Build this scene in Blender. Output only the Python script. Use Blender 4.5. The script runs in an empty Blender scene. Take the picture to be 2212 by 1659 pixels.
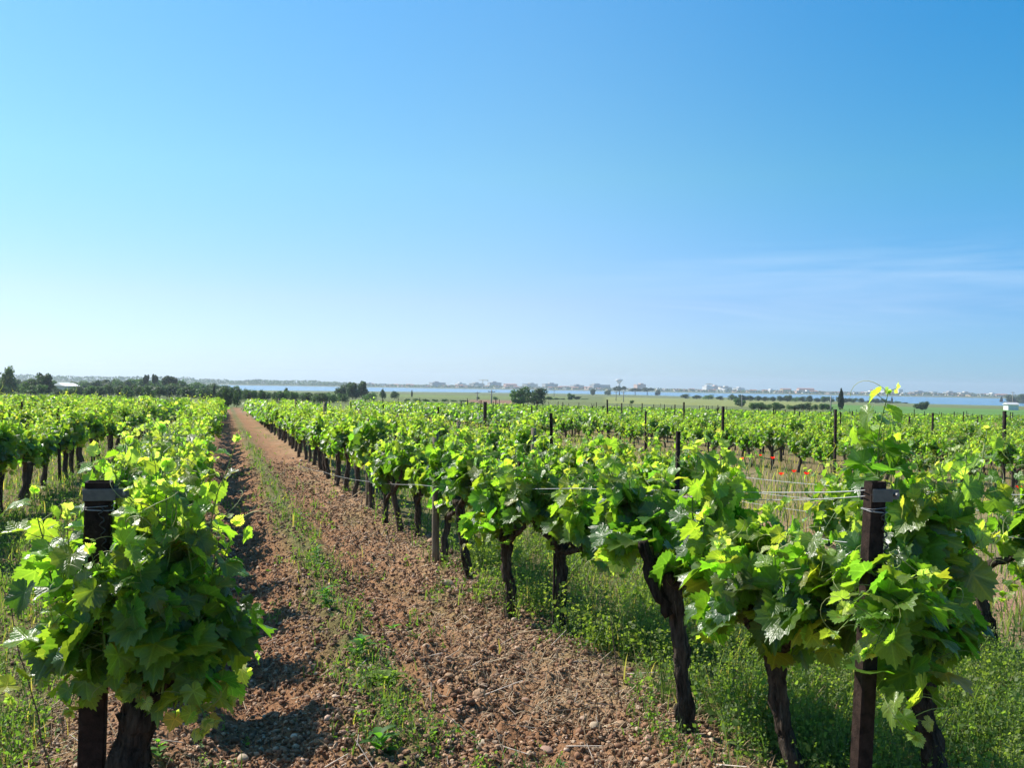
import bpy, math, random
import numpy as np
from mathutils import Matrix, Vector

# ------------------------------------------------------------------ camera, sky, sun, exposure
scene = bpy.context.scene
PW, PH, PF = 2212.0, 1659.0, 2170.0          # picture measures used to read the photograph
YAW = math.radians(15.97)                     # camera looks this far right of the vine rows (+Y)
ROLL = math.radians(0.95)
EYE = 1.6
cam = bpy.data.cameras.new("camera")
cam.sensor_width = 36.0
cam.lens = 36.0 * PF / PW
cam.clip_start, cam.clip_end = 0.05, 30000.0
camo = bpy.data.objects.new("camera", cam)
scene.collection.objects.link(camo)
PITCH = math.radians(-0.04)
camo.matrix_world = (Matrix.Translation((0, 0, EYE)) @ Matrix.Rotation(-YAW, 4, 'Z') @
                     Matrix.Rotation(math.pi / 2 + PITCH, 4, 'X') @ Matrix.Rotation(ROLL, 4, 'Z'))
scene.camera = camo
CM = np.array(camo.matrix_world)[:3, :3]

SUN_AZ, SUN_EL = math.radians(-42), math.radians(44)   # azimuth from +Y, clockwise
world = bpy.data.worlds.new("World")
scene.world = world
world.use_nodes = True
wn, wl = world.node_tree.nodes, world.node_tree.links
wn.clear()
w_out = wn.new('ShaderNodeOutputWorld')
w_bg = wn.new('ShaderNodeBackground')
w_bg.inputs['Strength'].default_value = 0.094
sky = wn.new('ShaderNodeTexSky')
sky.sky_type = 'NISHITA'
sky.sun_disc = False
sky.sun_elevation = SUN_EL
sky.sun_rotation = SUN_AZ
sky.air_density, sky.dust_density, sky.ozone_density = 1.0, 0.3, 3.0
sky.altitude = 0
w_tc0 = wn.new('ShaderNodeTexCoord')
w_sep0 = wn.new('ShaderNodeSeparateXYZ')
wl.new(w_tc0.outputs['Generated'], w_sep0.inputs[0])
w_ramp = wn.new('ShaderNodeValToRGB')          # white balance of the air by height above the horizon
for k, (pos, c) in enumerate(((0.0, (0.57, 0.745, 1.10)), (0.08, (0.79, 0.80, 0.99)), (0.2, (0.88, 0.995, 0.92)), (0.36, (0.95, 1.12, 1.09)))):
    e = w_ramp.color_ramp.elements[k] if k < 2 else w_ramp.color_ramp.elements.new(pos)
    e.position = pos; e.color = (c[0] / 2, c[1] / 2, c[2] / 2, 1)
wl.new(w_sep0.outputs['Z'], w_ramp.inputs[0])
w_tint = wn.new('ShaderNodeMix'); w_tint.data_type = 'RGBA'; w_tint.blend_type = 'MULTIPLY'
w_tint.inputs[0].default_value = 1.0
wl.new(sky.outputs[0], w_tint.inputs[6]); wl.new(w_ramp.outputs[0], w_tint.inputs[7])
w_hs = wn.new('ShaderNodeHueSaturation')
w_hs.inputs['Saturation'].default_value = 1.2
w_hs.inputs['Value'].default_value = 2.0
# the sky is deeper away from the sun, to the east
w_dot0 = wn.new('ShaderNodeVectorMath'); w_dot0.operation = 'DOT_PRODUCT'
w_dot0.inputs[1].default_value = (math.cos(YAW), -math.sin(YAW), 0)
wl.new(w_tc0.outputs['Generated'], w_dot0.inputs[0])
w_az = wn.new('ShaderNodeMapRange'); w_az.interpolation_type = 'SMOOTHSTEP'
w_az.inputs['From Min'].default_value = -0.05; w_az.inputs['From Max'].default_value = 0.5
wl.new(w_dot0.outputs['Value'], w_az.inputs['Value'])
w_deep = wn.new('ShaderNodeMix'); w_deep.data_type = 'RGBA'; w_deep.blend_type = 'MULTIPLY'
w_deep.inputs[7].default_value = (0.68, 0.87, 0.98, 1)
wl.new(w_az.outputs[0], w_deep.inputs[0]); wl.new(w_tint.outputs[2], w_deep.inputs[6])
wl.new(w_deep.outputs[2], w_hs.inputs['Color'])
# thin high cloud: stretched noise over the sky direction
w_tc = wn.new('ShaderNodeTexCoord')
w_map = wn.new('ShaderNodeMapping')
w_map.inputs['Rotation'].default_value = (0.0, math.radians(5), math.radians(-35))
w_map.inputs['Scale'].default_value = (2.2, 2.2, 26.0)
wl.new(w_tc.outputs['Generated'], w_map.inputs['Vector'])
w_n = wn.new('ShaderNodeTexNoise')
w_n.inputs['Scale'].default_value = 1.3
w_n.inputs['Detail'].default_value = 5.0
w_n.inputs['Roughness'].default_value = 0.55
w_n.inputs['Distortion'].default_value = 0.6
wl.new(w_map.outputs[0], w_n.inputs['Vector'])
w_cr = wn.new('ShaderNodeMapRange')
w_cr.inputs['From Min'].default_value = 0.42
w_cr.inputs['From Max'].default_value = 0.85
w_cr.inputs['To Max'].default_value = 0.33
wl.new(w_n.outputs['Fac'], w_cr.inputs['Value'])
w_sep = wn.new('ShaderNodeSeparateXYZ')
wl.new(w_tc.outputs['Generated'], w_sep.inputs[0])
w_lo = wn.new('ShaderNodeMapRange')           # the cloud band sits low over the horizon
w_lo.interpolation_type = 'SMOOTHSTEP'
w_lo.inputs['From Min'].default_value = 0.03
w_lo.inputs['From Max'].default_value = 0.08
wl.new(w_sep.outputs['Z'], w_lo.inputs['Value'])
w_hi = wn.new('ShaderNodeMapRange')
w_hi.interpolation_type = 'SMOOTHSTEP'
w_hi.inputs['From Min'].default_value = 0.10
w_hi.inputs['From Max'].default_value = 0.165
w_hi.inputs['To Min'].default_value = 1.0
w_hi.inputs['To Max'].default_value = 0.0
wl.new(w_sep.outputs['Z'], w_hi.inputs['Value'])
w_m1 = wn.new('ShaderNodeMath'); w_m1.operation = 'MULTIPLY'
w_m2 = wn.new('ShaderNodeMath'); w_m2.operation = 'MULTIPLY'
wl.new(w_cr.outputs[0], w_m1.inputs[0]); wl.new(w_lo.outputs[0], w_m1.inputs[1])
wl.new(w_m1.outputs[0], w_m2.inputs[0]); wl.new(w_hi.outputs[0], w_m2.inputs[1])
w_dot = wn.new('ShaderNodeVectorMath'); w_dot.operation = 'DOT_PRODUCT'   # veil only over the eastern half
w_dot.inputs[1].default_value = (math.cos(YAW), -math.sin(YAW), 0)
wl.new(w_tc.outputs['Generated'], w_dot.inputs[0])
w_e = wn.new('ShaderNodeMapRange'); w_e.interpolation_type = 'SMOOTHSTEP'
w_e.inputs['From Min'].default_value = -0.02; w_e.inputs['From Max'].default_value = 0.3
wl.new(w_dot.outputs['Value'], w_e.inputs['Value'])
w_m3 = wn.new('ShaderNodeMath'); w_m3.operation = 'MULTIPLY'
wl.new(w_m2.outputs[0], w_m3.inputs[0]); wl.new(w_e.outputs[0], w_m3.inputs[1])
w_mix = wn.new('ShaderNodeMix'); w_mix.data_type = 'RGBA'
wl.new(w_m3.outputs[0], w_mix.inputs['Factor'])
wl.new(w_hs.outputs[0], w_mix.inputs[6])
w_mix.inputs[7].default_value = (6.5, 7.3, 8.0, 1)
wl.new(w_mix.outputs[2], w_bg.inputs['Color'])
wl.new(w_bg.outputs[0], w_out.inputs['Surface'])

sun = bpy.data.lights.new("sun", 'SUN')
sun.energy = 5.0
sun.angle = math.radians(0.53)
sun.color = (1.0, 0.95, 0.86)
suno = bpy.data.objects.new("sun", sun)
scene.collection.objects.link(suno)
SUND = Vector((math.sin(SUN_AZ) * math.cos(SUN_EL), math.cos(SUN_AZ) * math.cos(SUN_EL), math.sin(SUN_EL)))
suno.rotation_euler = SUND.to_track_quat('Z', 'Y').to_euler()
suno.location = (-20, 20, 40)

scene.view_settings.view_transform = 'Standard'
scene.view_settings.look = 'None'
scene.view_settings.gamma = 1.0
scene.view_settings.exposure = 0.75
scene.cycles.max_bounces = 8
scene.cycles.diffuse_bounces = 3
scene.cycles.glossy_bounces = 2
scene.cycles.transmission_bounces = 4
scene.cycles.volume_bounces = 0
scene.cycles.use_denoising = True
scene.cycles.use_adaptive_sampling = True
scene.cycles.adaptive_threshold = 0.02

random.seed(5)
RNG = np.random.default_rng(11)
COL = scene.collection

# ------------------------------------------------------------------ numeric helpers
def _hash(ix, iy, s):
    h = (ix.astype(np.int64) * 374761393 + iy.astype(np.int64) * 668265263 + s * 1274126177) & 0x7fffffff
    h = ((h ^ (h >> 13)) * 1103515245 + 12345) & 0x7fffffff
    h = ((h ^ (h >> 16)) * 22695477 + 1) & 0x7fffffff
    return (h >> 7) % 65536 / 65535.0

def vnoise(x, y, s=0):
    x = np.asarray(x, float); y = np.asarray(y, float)
    ix, iy = np.floor(x), np.floor(y)
    fx, fy = x - ix, y - iy
    fx = fx * fx * (3 - 2 * fx); fy = fy * fy * (3 - 2 * fy)
    a, b = _hash(ix, iy, s), _hash(ix + 1, iy, s)
    c, d = _hash(ix, iy + 1, s), _hash(ix + 1, iy + 1, s)
    return (a * (1 - fx) + b * fx) * (1 - fy) + (c * (1 - fx) + d * fx) * fy

def fbm(x, y, s=0, oct=4, gain=0.5):
    t, a, n = 0.0, 1.0, 0.0
    for k in range(oct):
        t = t + a * vnoise(x * 2 ** k + 17.3 * k, y * 2 ** k - 9.1 * k, s + k)
        n += a; a *= gain
    return t / n

def sstep(e0, e1, x):
    t = np.clip((np.asarray(x, float) - e0) / (e1 - e0), 0, 1)
    return t * t * (3 - 2 * t)

def nrm(v):
    v = np.asarray(v, float)
    return v / np.maximum(np.linalg.norm(v, axis=-1, keepdims=True), 1e-9)

# ------------------------------------------------------------------ terrain
WATER = -10.4
SX, SY = 0.013, 0.0148
FA = lambda az, pts: np.interp(az, [math.radians(p[0]) for p in pts], [p[1] for p in pts])

def macro(x, y):
    """broad shape of the land: the vineyard falls gently away, the plain runs down to the lagoon"""
    x = np.asarray(x, float); y = np.asarray(y, float)
    r = np.hypot(x, y) + 1e-6
    az = np.arctan2(x, y)
    s = (SX * x + SY * y) / r
    ys = np.abs(s) * 0 + s
    near = -ys * np.minimum(r, 130.0)
    shore = FA(az, [(-180, 1100), (-20, 1150), (0, 1080), (16, 1250), (22, 1280), (30, 1120), (38, 950), (46, 930), (180, 900)])
    far_s = 1900.0 + 60 * (vnoise(az * 18, az * 0, 5) - 0.5)
    t = np.clip((r - 130.0) / (shore - 130.0), 0, None)
    mid = near + (WATER + 0.05 - near) * t
    z = np.where(r < 130, near, np.where(r < shore, mid, WATER - np.clip((r - shore) * 0.03, 0, 3)))
    back = np.clip((r - far_s) * 0.05, -3, 1.2)
    z = np.where(r > shore + 100, np.maximum(z, WATER + back), z)
    return z

def micro(x, y):
    x = np.asarray(x, float); y = np.asarray(y, float)
    d = np.hypot(x, y)
    m = 1 - sstep(26, 60, d)
    alley = sstep(-0.75, -0.15, x) * (1 - sstep(1.7, 2.1, x))
    h = 0.09 * (fbm(x * 1.5, y * 1.0, 3, 3) - 0.5)
    h = h + 0.05 * np.exp(-((x - 0.8) / 0.3) ** 2) + 0.05 * np.exp(-((x - 2.05) / 0.3) ** 2) + 0.05 * np.exp(-((x + 0.45) / 0.28) ** 2)
    h = h - 0.12 * np.exp(-((x - 0.18) / 0.27) ** 2) - 0.02 * np.exp(-((x - 1.35) / 0.2) ** 2)
    clod = np.abs(fbm(x * 9, y * 9, 21, 2) - 0.5) * 2
    clod2 = fbm(x * 22, y * 22, 31, 3)
    h = h + alley * (0.07 * (clod - 0.3) + 0.055 * (clod2 - 0.5)) + (1 - alley) * 0.02 * (clod2 - 0.5)
    return h * m

def gz(x, y):
    return macro(x, y) + micro(x, y)

def ray(px, py):
    d = np.array([(px - PW / 2) / PF, -(py - PH / 2) / PF, -1.0])
    return CM @ d

def at_depth(px, py, depth):
    return np.array([0, 0, EYE]) + ray(px, py) * depth

def on_ground(px, py):
    d = ray(px, py)
    t = EYE / (-d[2] - (SX * d[0] + SY * d[1]) + 1e-9)
    p = np.array([0, 0, EYE]) + d * t
    return p[0], p[1]

def ground_far(px, dist):
    """ground point in the column of px at a given view depth"""
    d = ray(px, PH / 2)
    p = d * dist
    return p[0], p[1], float(gz(p[0], p[1]))

def rise(px, py, x, y):
    """height (z) of the sight line through px,py above the point x,y"""
    d = ray(px, py)
    t = math.hypot(x, y) / math.hypot(d[0], d[1])
    return EYE + d[2] * t

# ------------------------------------------------------------------ mesh builder
class MB:
    def __init__(s):
        s.v, s.f3, s.f4, s.c, s.u, s.n = [], [], [], [], [], 0

    def add(s, v, tris=None, quads=None, col=(1, 1, 1), uv=None):
        v = np.asarray(v, float).reshape(-1, 3)
        if tris is not None and len(tris): s.f3.append(np.asarray(tris, int).reshape(-1, 3) + s.n)
        if quads is not None and len(quads): s.f4.append(np.asarray(quads, int).reshape(-1, 4) + s.n)
        c = np.asarray(col, float)
        if c.ndim == 1: c = np.tile(c, (len(v), 1))
        s.v.append(v); s.c.append(c)
        s.u.append(np.zeros((len(v), 3)) if uv is None else np.asarray(uv, float).reshape(-1, 3))
        s.n += len(v)

    def merge(s, o, M=None, t=None):
        pass

    def mesh(s, name, mat, smooth=True, vec=False):
        v = np.concatenate(s.v)
        f3 = np.concatenate(s.f3) if s.f3 else np.zeros((0, 3), int)
        f4 = np.concatenate(s.f4) if s.f4 else np.zeros((0, 4), int)
        me = bpy.data.meshes.new(name)
        me.vertices.add(len(v)); me.vertices.foreach_set('co', v.astype(np.float32).ravel())
        nl = f3.size + f4.size
        me.loops.add(nl)
        me.loops.foreach_set('vertex_index', np.concatenate([f3.ravel(), f4.ravel()]).astype(np.int32))
        me.polygons.add(len(f3) + len(f4))
        st = np.concatenate([np.arange(len(f3)) * 3, f3.size + np.arange(len(f4)) * 4]).astype(np.int32)
        me.polygons.foreach_set('loop_start', st)
        me.polygons.foreach_set('use_smooth', np.full(len(st), smooth, bool))
        c = np.concatenate(s.c)
        a = me.attributes.new('tone', 'FLOAT_COLOR', 'POINT')
        a.data.foreach_set('color', np.hstack([c, np.ones((len(c), 1))]).astype(np.float32).ravel())
        if vec:
            a = me.attributes.new('blade', 'FLOAT_VECTOR', 'POINT')
            a.data.foreach_set('vector', np.concatenate(s.u).astype(np.float32).ravel())
        me.update(calc_edges=True)
        if mat: me.materials.append(mat)
        return me

    def build(s, name, mat, parent=None, smooth=True, vec=False):
        return link(name, s.mesh(name, mat, smooth, vec), parent)

def link(name, me, parent=None):
    o = bpy.data.objects.new(name, me)
    COL.objects.link(o)
    if parent: o.parent = parent
    return o

def tag(o, label=None, cat=None, group=None, kind=None):
    if label: o['label'] = label
    if cat: o['category'] = cat
    if group: o['group'] = group
    if kind: o['kind'] = kind
    return o

def thing(name, label, cat, loc, rz=0.0, group=None):
    o = bpy.data.objects.new(name, None)
    o.empty_display_size = 0.1
    COL.objects.link(o)
    o.location = loc; o.rotation_euler = (0, 0, rz)
    return tag(o, label, cat, group)

def copy_tree(o, parent=None):
    c = o.copy(); COL.objects.link(c)
    if parent: c.parent = parent
    for ch in o.children: copy_tree(ch, c)
    return c

def frames(p):
    """parallel-transported frames along a polyline"""
    p = np.asarray(p, float)
    t = nrm(np.gradient(p, axis=0))
    a = np.zeros_like(p)
    ref = np.array([1.0, 0, 0]) if abs(t[0][0]) < 0.8 else np.array([0, 1.0, 0])
    for i in range(len(p)):
        ref = ref - t[i] * ref.dot(t[i]); ref = ref / (np.linalg.norm(ref) + 1e-9)
        a[i] = ref
    return t, a, np.cross(t, a)

def tube(mb, p, r, sides=6, col=(1, 1, 1), rough=0.0, seed=0, cap=True):
    p = np.asarray(p, float); n = len(p)
    r = np.full(n, r) if np.isscalar(r) else np.asarray(r, float)
    t, a, b = frames(p)
    th = np.arange(sides) * 2 * math.pi / sides
    rr = np.tile(r[:, None], (1, sides))
    if rough:
        k = np.arange(n)[:, None] * 0.55 + seed * 13.7
        rr = rr * (1 + rough * (fbm(k + 0 * th[None], np.tile(np.cos(th)[None] * 1.2 + np.sin(th)[None] * 2.1, (n, 1)) + seed, seed, 3) - 0.5) * 2
                   + rough * 0.6 * (vnoise(np.tile(th[None] * 2.2, (n, 1)), k * 0.35, seed + 9) - 0.5) * 2
                   + rough * (0.7 if sides > 12 else 0.2) * (vnoise(np.tile(th[None] * 5.1, (n, 1)), k * 0.22, seed + 19) - 0.5) * 2)
    v = p[:, None] + rr[..., None] * (np.cos(th)[None, :, None] * a[:, None] + np.sin(th)[None, :, None] * b[:, None])
    v = v.reshape(-1, 3)
    i = np.arange(n - 1)[:, None] * sides; j = np.arange(sides)[None]; j2 = (j + 1) % sides
    q = np.stack([i + j, i + j2, i + sides + j2, i + sides + j], -1).reshape(-1, 4)
    tr = []
    if cap:
        v = np.vstack([v, p[:1], p[-1:]])
        for k in range(sides):
            tr.append((n * sides, (k + 1) % sides, k))
            tr.append((n * sides + 1, (n - 1) * sides + k, (n - 1) * sides + (k + 1) % sides))
    mb.add(v, tr, q, col)

def sticks(mb, A, B, ra, rb, col):
    """many straight three-sided twigs at once"""
    A = np.asarray(A, float); B = np.asarray(B, float)
    t = nrm(B - A)
    ref = np.where(np.abs(t[:, 2:3]) < 0.9, np.array([[0, 0, 1.0]]), np.array([[1.0, 0, 0]]))
    a = nrm(np.cross(t, ref)); b = np.cross(t, a)
    th = np.arange(3) * 2 * math.pi / 3
    off = np.cos(th)[None, :, None] * a[:, None] + np.sin(th)[None, :, None] * b[:, None]
    ra = np.broadcast_to(np.asarray(ra, float).reshape(-1, 1, 1), (len(A), 1, 1)); rb = np.broadcast_to(np.asarray(rb, float).reshape(-1, 1, 1), (len(A), 1, 1))
    v = np.concatenate([A[:, None] + off * ra, B[:, None] + off * rb], 1).reshape(-1, 3)
    base = np.arange(len(A))[:, None, None] * 6
    k = np.array([[0, 1, 4, 3], [1, 2, 5, 4], [2, 0, 3, 5]])[None]
    c = np.asarray(col, float)
    if c.ndim == 2: c = np.repeat(c, 6, 0)
    mb.add(v, None, (base + k).reshape(-1, 4), c)

def boxmesh(mb, lo, hi, col=(1, 1, 1), bev=0.0):
    x0, y0, z0 = lo; x1, y1, z1 = hi
    if bev <= 0:
        v = [(x0, y0, z0), (x1, y0, z0), (x1, y1, z0), (x0, y1, z0), (x0, y0, z1), (x1, y0, z1), (x1, y1, z1), (x0, y1, z1)]
        q = [(0, 3, 2, 1), (4, 5, 6, 7), (0, 1, 5, 4), (1, 2, 6, 5), (2, 3, 7, 6), (3, 0, 4, 7)]
        mb.add(v, None, q, col); return
    b = bev
    ring = [(x0 + b, y0), (x1 - b, y0), (x1, y0 + b), (x1, y1 - b), (x1 - b, y1), (x0 + b, y1), (x0, y1 - b), (x0, y0 + b)]
    cx, cy = (x0 + x1) / 2, (y0 + y1) / 2
    v = [(x, y, z0) for x, y in ring] + [(x, y, z1 - b) for x, y in ring]
    v += [(cx + (x - cx) * (1 - 2 * b / (x1 - x0)), cy + (y - cy) * (1 - 2 * b / (y1 - y0)), z1) for x, y in ring] + [(cx, cy, z1), (cx, cy, z0)]
    q, t = [], []
    for k in range(8):
        k2 = (k + 1) % 8
        q += [(k, k2, 8 + k2, 8 + k), (8 + k, 8 + k2, 16 + k2, 16 + k)]
        t += [(24, 16 + k, 16 + k2), (25, k2, k)]
    mb.add(v, t, q, col)

# ------------------------------------------------------------------ materials
def mat(name):
    m = bpy.data.materials.new(name); m.use_nodes = True
    n = m.node_tree.nodes; n.clear()
    o = n.new('ShaderNodeOutputMaterial')
    return m, n, m.node_tree.links, o

def node(n, typ, **kw):
    x = n.new(typ)
    for k, v in kw.items():
        if k in x.inputs: x.inputs[k].default_value = v
        else: setattr(x, k, v)
    return x

def mth(n, l, op, a, b=None):
    x = n.new('ShaderNodeMath'); x.operation = op
    for i, s in enumerate((a, b)):
        if s is None: continue
        if hasattr(s, 'is_output'): l.new(s, x.inputs[i])
        else: x.inputs[i].default_value = s
    return x.outputs[0]

def mixc(n, l, fac, a, b, mode='MIX'):
    x = n.new('ShaderNodeMix'); x.data_type = 'RGBA'; x.blend_type = mode
    for i, s in ((0, fac), (6, a), (7, b)):
        if hasattr(s, 'is_output'): l.new(s, x.inputs[i])
        else: x.inputs[i].default_value = s if i == 0 else (*s, 1)
    return x.outputs[2]

def leaf_material(name, trans=(1.0, 1.06, 0.28), tf=0.5, rough=0.33, veins=True, spec=0.7):
    m, n, l, o = mat(name)
    at = node(n, 'ShaderNodeAttribute', attribute_name='tone')
    col = at.outputs['Color']
    if veins:
        ab = node(n, 'ShaderNodeAttribute', attribute_name='blade')
        sp = n.new('ShaderNodeSeparateXYZ'); l.new(ab.outputs['Vector'], sp.inputs[0])
        th = mth(n, l, 'ARCTAN2', sp.outputs[1], sp.outputs[0])
        rr = mth(n, l, 'POWER', mth(n, l, 'ADD', mth(n, l, 'MULTIPLY', sp.outputs[0], sp.outputs[0]), mth(n, l, 'MULTIPLY', sp.outputs[1], sp.outputs[1])), 0.5)
        a = mth(n, l, 'DIVIDE', th, math.radians(52))
        d = mth(n, l, 'MULTIPLY', mth(n, l, 'ABSOLUTE', mth(n, l, 'SUBTRACT', a, mth(n, l, 'ROUND', a))), rr)
        mr = node(n, 'ShaderNodeMapRange', **{'From Min': 0.012, 'From Max': 0.05, 'To Min': 1.0, 'To Max': 0.0})
        l.new(d, mr.inputs['Value'])
        # fine side veins, chevrons off each main vein
        s2 = mth(n, l, 'SINE', mth(n, l, 'MULTIPLY', mth(n, l, 'SUBTRACT', rr, mth(n, l, 'MULTIPLY', d, 1.3)), 42.0))
        mr2 = node(n, 'ShaderNodeMapRange', **{'From Min': 0.55, 'From Max': 1.0, 'To Min': 0.0, 'To Max': 0.35})
        l.new(s2, mr2.inputs['Value'])
        vein = mth(n, l, 'MAXIMUM', mr.outputs[0], mr2.outputs[0])
        light = mixc(n, l, 1.0, col, (1.5, 1.35, 1.5), 'MULTIPLY')
        col = mixc(n, l, vein, col, light)
        bump = node(n, 'ShaderNodeBump', Strength=0.55, Distance=0.004)
        tc = n.new('ShaderNodeTexCoord')
        nz = node(n, 'ShaderNodeTexNoise', Scale=90.0, Detail=2.0)
        l.new(tc.outputs['Object'], nz.inputs['Vector'])
        l.new(mth(n, l, 'SUBTRACT', nz.outputs['Fac'], mth(n, l, 'MULTIPLY', vein, 0.8)), bump.inputs['Height'])
        colv = mixc(n, l, 0.5, col, mixc(n, l, nz.outputs['Fac'], (0.6, 0.6, 0.5), (1.4, 1.35, 1.3)), 'MULTIPLY')
        sn = node(n, 'ShaderNodeTexNoise', Scale=34.0, Detail=2.0)
        l.new(tc.outputs['Object'], sn.inputs['Vector'])
        sm = node(n, 'ShaderNodeMapRange', **{'From Min': 0.70, 'From Max': 0.76, 'To Min': 0.0, 'To Max': 0.7})
        l.new(sn.outputs['Fac'], sm.inputs['Value'])
        col = mixc(n, l, sm.outputs[0], colv, (0.10, 0.07, 0.03))
    p = node(n, 'ShaderNodeBsdfPrincipled', Roughness=rough)
    p.inputs['Specular IOR Level'].default_value = spec
    l.new(col, p.inputs['Base Color'])
    t = n.new('ShaderNodeBsdfTranslucent')
    tcv = mixc(n, l, 1.0, col, trans, 'MULTIPLY')
    sc = mixc(n, l, 1.0, tcv, (3.35, 3.35, 3.35), 'MULTIPLY')
    l.new(sc, t.inputs['Color'])
    if veins:
        l.new(bump.outputs[0], p.inputs['Normal'])
    mx = node(n, 'ShaderNodeMixShader'); mx.inputs[0].default_value = tf
    l.new(p.outputs[0], mx.inputs[1]); l.new(t.outputs[0], mx.inputs[2])
    l.new(mx.outputs[0], o.inputs[0])
    return m

def tone_material(name, rough=0.85, spec=0.3, noise=0.0, nscale=8.0, bump=0.0, bscale=40.0, bdist=0.01, stretch=(1, 1, 1), metal=0.0):
    m, n, l, o = mat(name)
    at = node(n, 'ShaderNodeAttribute', attribute_name='tone')
    col = at.outputs['Color']
    tc = n.new('ShaderNodeTexCoord')
    mp = node(n, 'ShaderNodeMapping'); mp.inputs['Scale'].default_value = stretch
    l.new(tc.outputs['Object'], mp.inputs[0])
    if noise:
        nz = node(n, 'ShaderNodeTexNoise', Scale=nscale, Detail=6.0, Roughness=0.65)
        l.new(mp.outputs[0], nz.inputs['Vector'])
        hi, lo = 1 + noise, max(0.02, 1 - noise)
        mr = node(n, 'ShaderNodeMapRange', **{'From Min': 0.3, 'From Max': 0.7}); l.new(nz.outputs['Fac'], mr.inputs[0])
        col = mixc(n, l, 1.0, col, mixc(n, l, mr.outputs[0], (lo, lo, lo), (hi, hi * 0.98, hi * 0.95)), 'MULTIPLY')
    p = node(n, 'ShaderNodeBsdfPrincipled', Roughness=rough, Metallic=metal)
    p.inputs['Specular IOR Level'].default_value = spec
    l.new(col, p.inputs['Base Color'])
    if bump:
        nb = node(n, 'ShaderNodeTexNoise', Scale=bscale, Detail=5.0, Roughness=0.7)
        l.new(mp.outputs[0], nb.inputs['Vector'])
        b = node(n, 'ShaderNodeBump', Strength=bump, Distance=bdist)
        l.new(nb.outputs['Fac'], b.inputs['Height']); l.new(b.outputs[0], p.inputs['Normal'])
    l.new(p.outputs[0], o.inputs[0])
    return m

M_LEAF = leaf_material('vine_leaf')
M_LEAF_FAR = leaf_material('vine_leaf_far', veins=False, rough=0.42)
M_WEED = leaf_material('weed_leaf', trans=(0.9, 1.0, 0.25), tf=0.4, rough=0.6, veins=False, spec=0.25)
M_TREE = leaf_material('tree_leaf', trans=(0.9, 1.0, 0.3), tf=0.22, rough=0.6, veins=False, spec=0.25)
M_SHOOT = tone_material('green_shoot', 0.5, 0.4)
M_BARK = tone_material('vine_bark', 0.95, 0.12, 0.85, 45, 1.0, 80, 0.05, (1, 1, 0.16))
M_TRUNK = tone_material('tree_bark', 0.9, 0.2, 0.5, 4)
M_RUST = tone_material('rusty_steel', 0.85, 0.12, 0.7, 25, 0.6, 90, 0.006)
M_GALV = tone_material('galvanised_wire', 0.45, 0.5, 0.3, 40)
M_WOOD = tone_material('weathered_wood', 0.9, 0.2, 0.5, 18, 0.6, 30, 0.01, (1, 1, 0.12))
M_STONE = tone_material('field_stone', 0.85, 0.3, 0.35, 22, 0.5, 60, 0.006)
M_STRAW = tone_material('dry_straw', 0.9, 0.2)
M_PLASTER = tone_material('plaster', 0.9, 0.2, 0.12, 0.4)
M_ROOF = tone_material('roof_tile', 0.9, 0.2, 0.25, 0.6)
M_PETAL = leaf_material('poppy_petal', trans=(1.3, 0.6, 0.6), tf=0.35, rough=0.6, veins=False, spec=0.2)

# ------------------------------------------------------------------ ground, water
def ground_material():
    m, n, l, o = mat('ground')
    at = node(n, 'ShaderNodeAttribute', attribute_name='tone')
    tc = n.new('ShaderNodeTexCoord')
    def nz(s, d=4.0, r=0.6):
        x = node(n, 'ShaderNodeTexNoise', Scale=s, Detail=d, Roughness=r)
        l.new(tc.outputs['Object'], x.inputs['Vector']); return x.outputs['Fac']
    a = mixc(n, l, nz(3.0, 5, 0.7), (0.62, 0.60, 0.58), (1.36, 1.32, 1.25))
    b = mixc(n, l, nz(38.0, 4, 0.7), (0.55, 0.52, 0.5), (1.45, 1.42, 1.4))
    c = mixc(n, l, 1.0, at.outputs['Color'], a, 'MULTIPLY')
    c = mixc(n, l, 1.0, c, b, 'MULTIPLY')
    vo = node(n, 'ShaderNodeTexVoronoi', Scale=34.0)
    l.new(tc.outputs['Object'], vo.inputs['Vector'])
    p = node(n, 'ShaderNodeBsdfPrincipled', Roughness=0.95)
    p.inputs['Specular IOR Level'].default_value = 0.118
    l.new(c, p.inputs['Base Color'])
    h = mth(n, l, 'ADD', nz(60.0, 4, 0.7), mth(n, l, 'MULTIPLY', mth(n, l, 'SUBTRACT', 1.0, vo.outputs['Distance']), 0.8))
    bp = node(n, 'ShaderNodeBump', Strength=0.9, Distance=0.018)
    l.new(h, bp.inputs['Height']); l.new(bp.outputs[0], p.inputs['Normal'])
    l.new(p.outputs[0], o.inputs[0])
    return m

def soil_cover(x, y):
    """share of plant cover on the near ground, 0 bare soil .. 1 green"""
    n1 = fbm(x * 1.7, y * 0.9, 41, 4); n2 = fbm(x * 4.5, y * 4.5, 47, 3)
    strip = np.exp(-((x - 0.80 - 0.10 * (vnoise(y * 0.5, y * 0, 3) - 0.5)) / 0.2) ** 2) * (0.45 + 0.9 * n1)
    right = sstep(1.75, 2.5, x + 0.5 * (n2 - 0.5)) * (0.55 + 0.5 * n1)
    left = sstep(-0.45, -0.95, x + 0.4 * (n2 - 0.5)) * (0.35 + 0.6 * n1)
    rr = np.exp(-((x - 1.55) / 0.28) ** 2) * sstep(0.5, 0.72, n1) * 0.6
    return np.clip(strip + right + left + rr, 0, 1)

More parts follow.
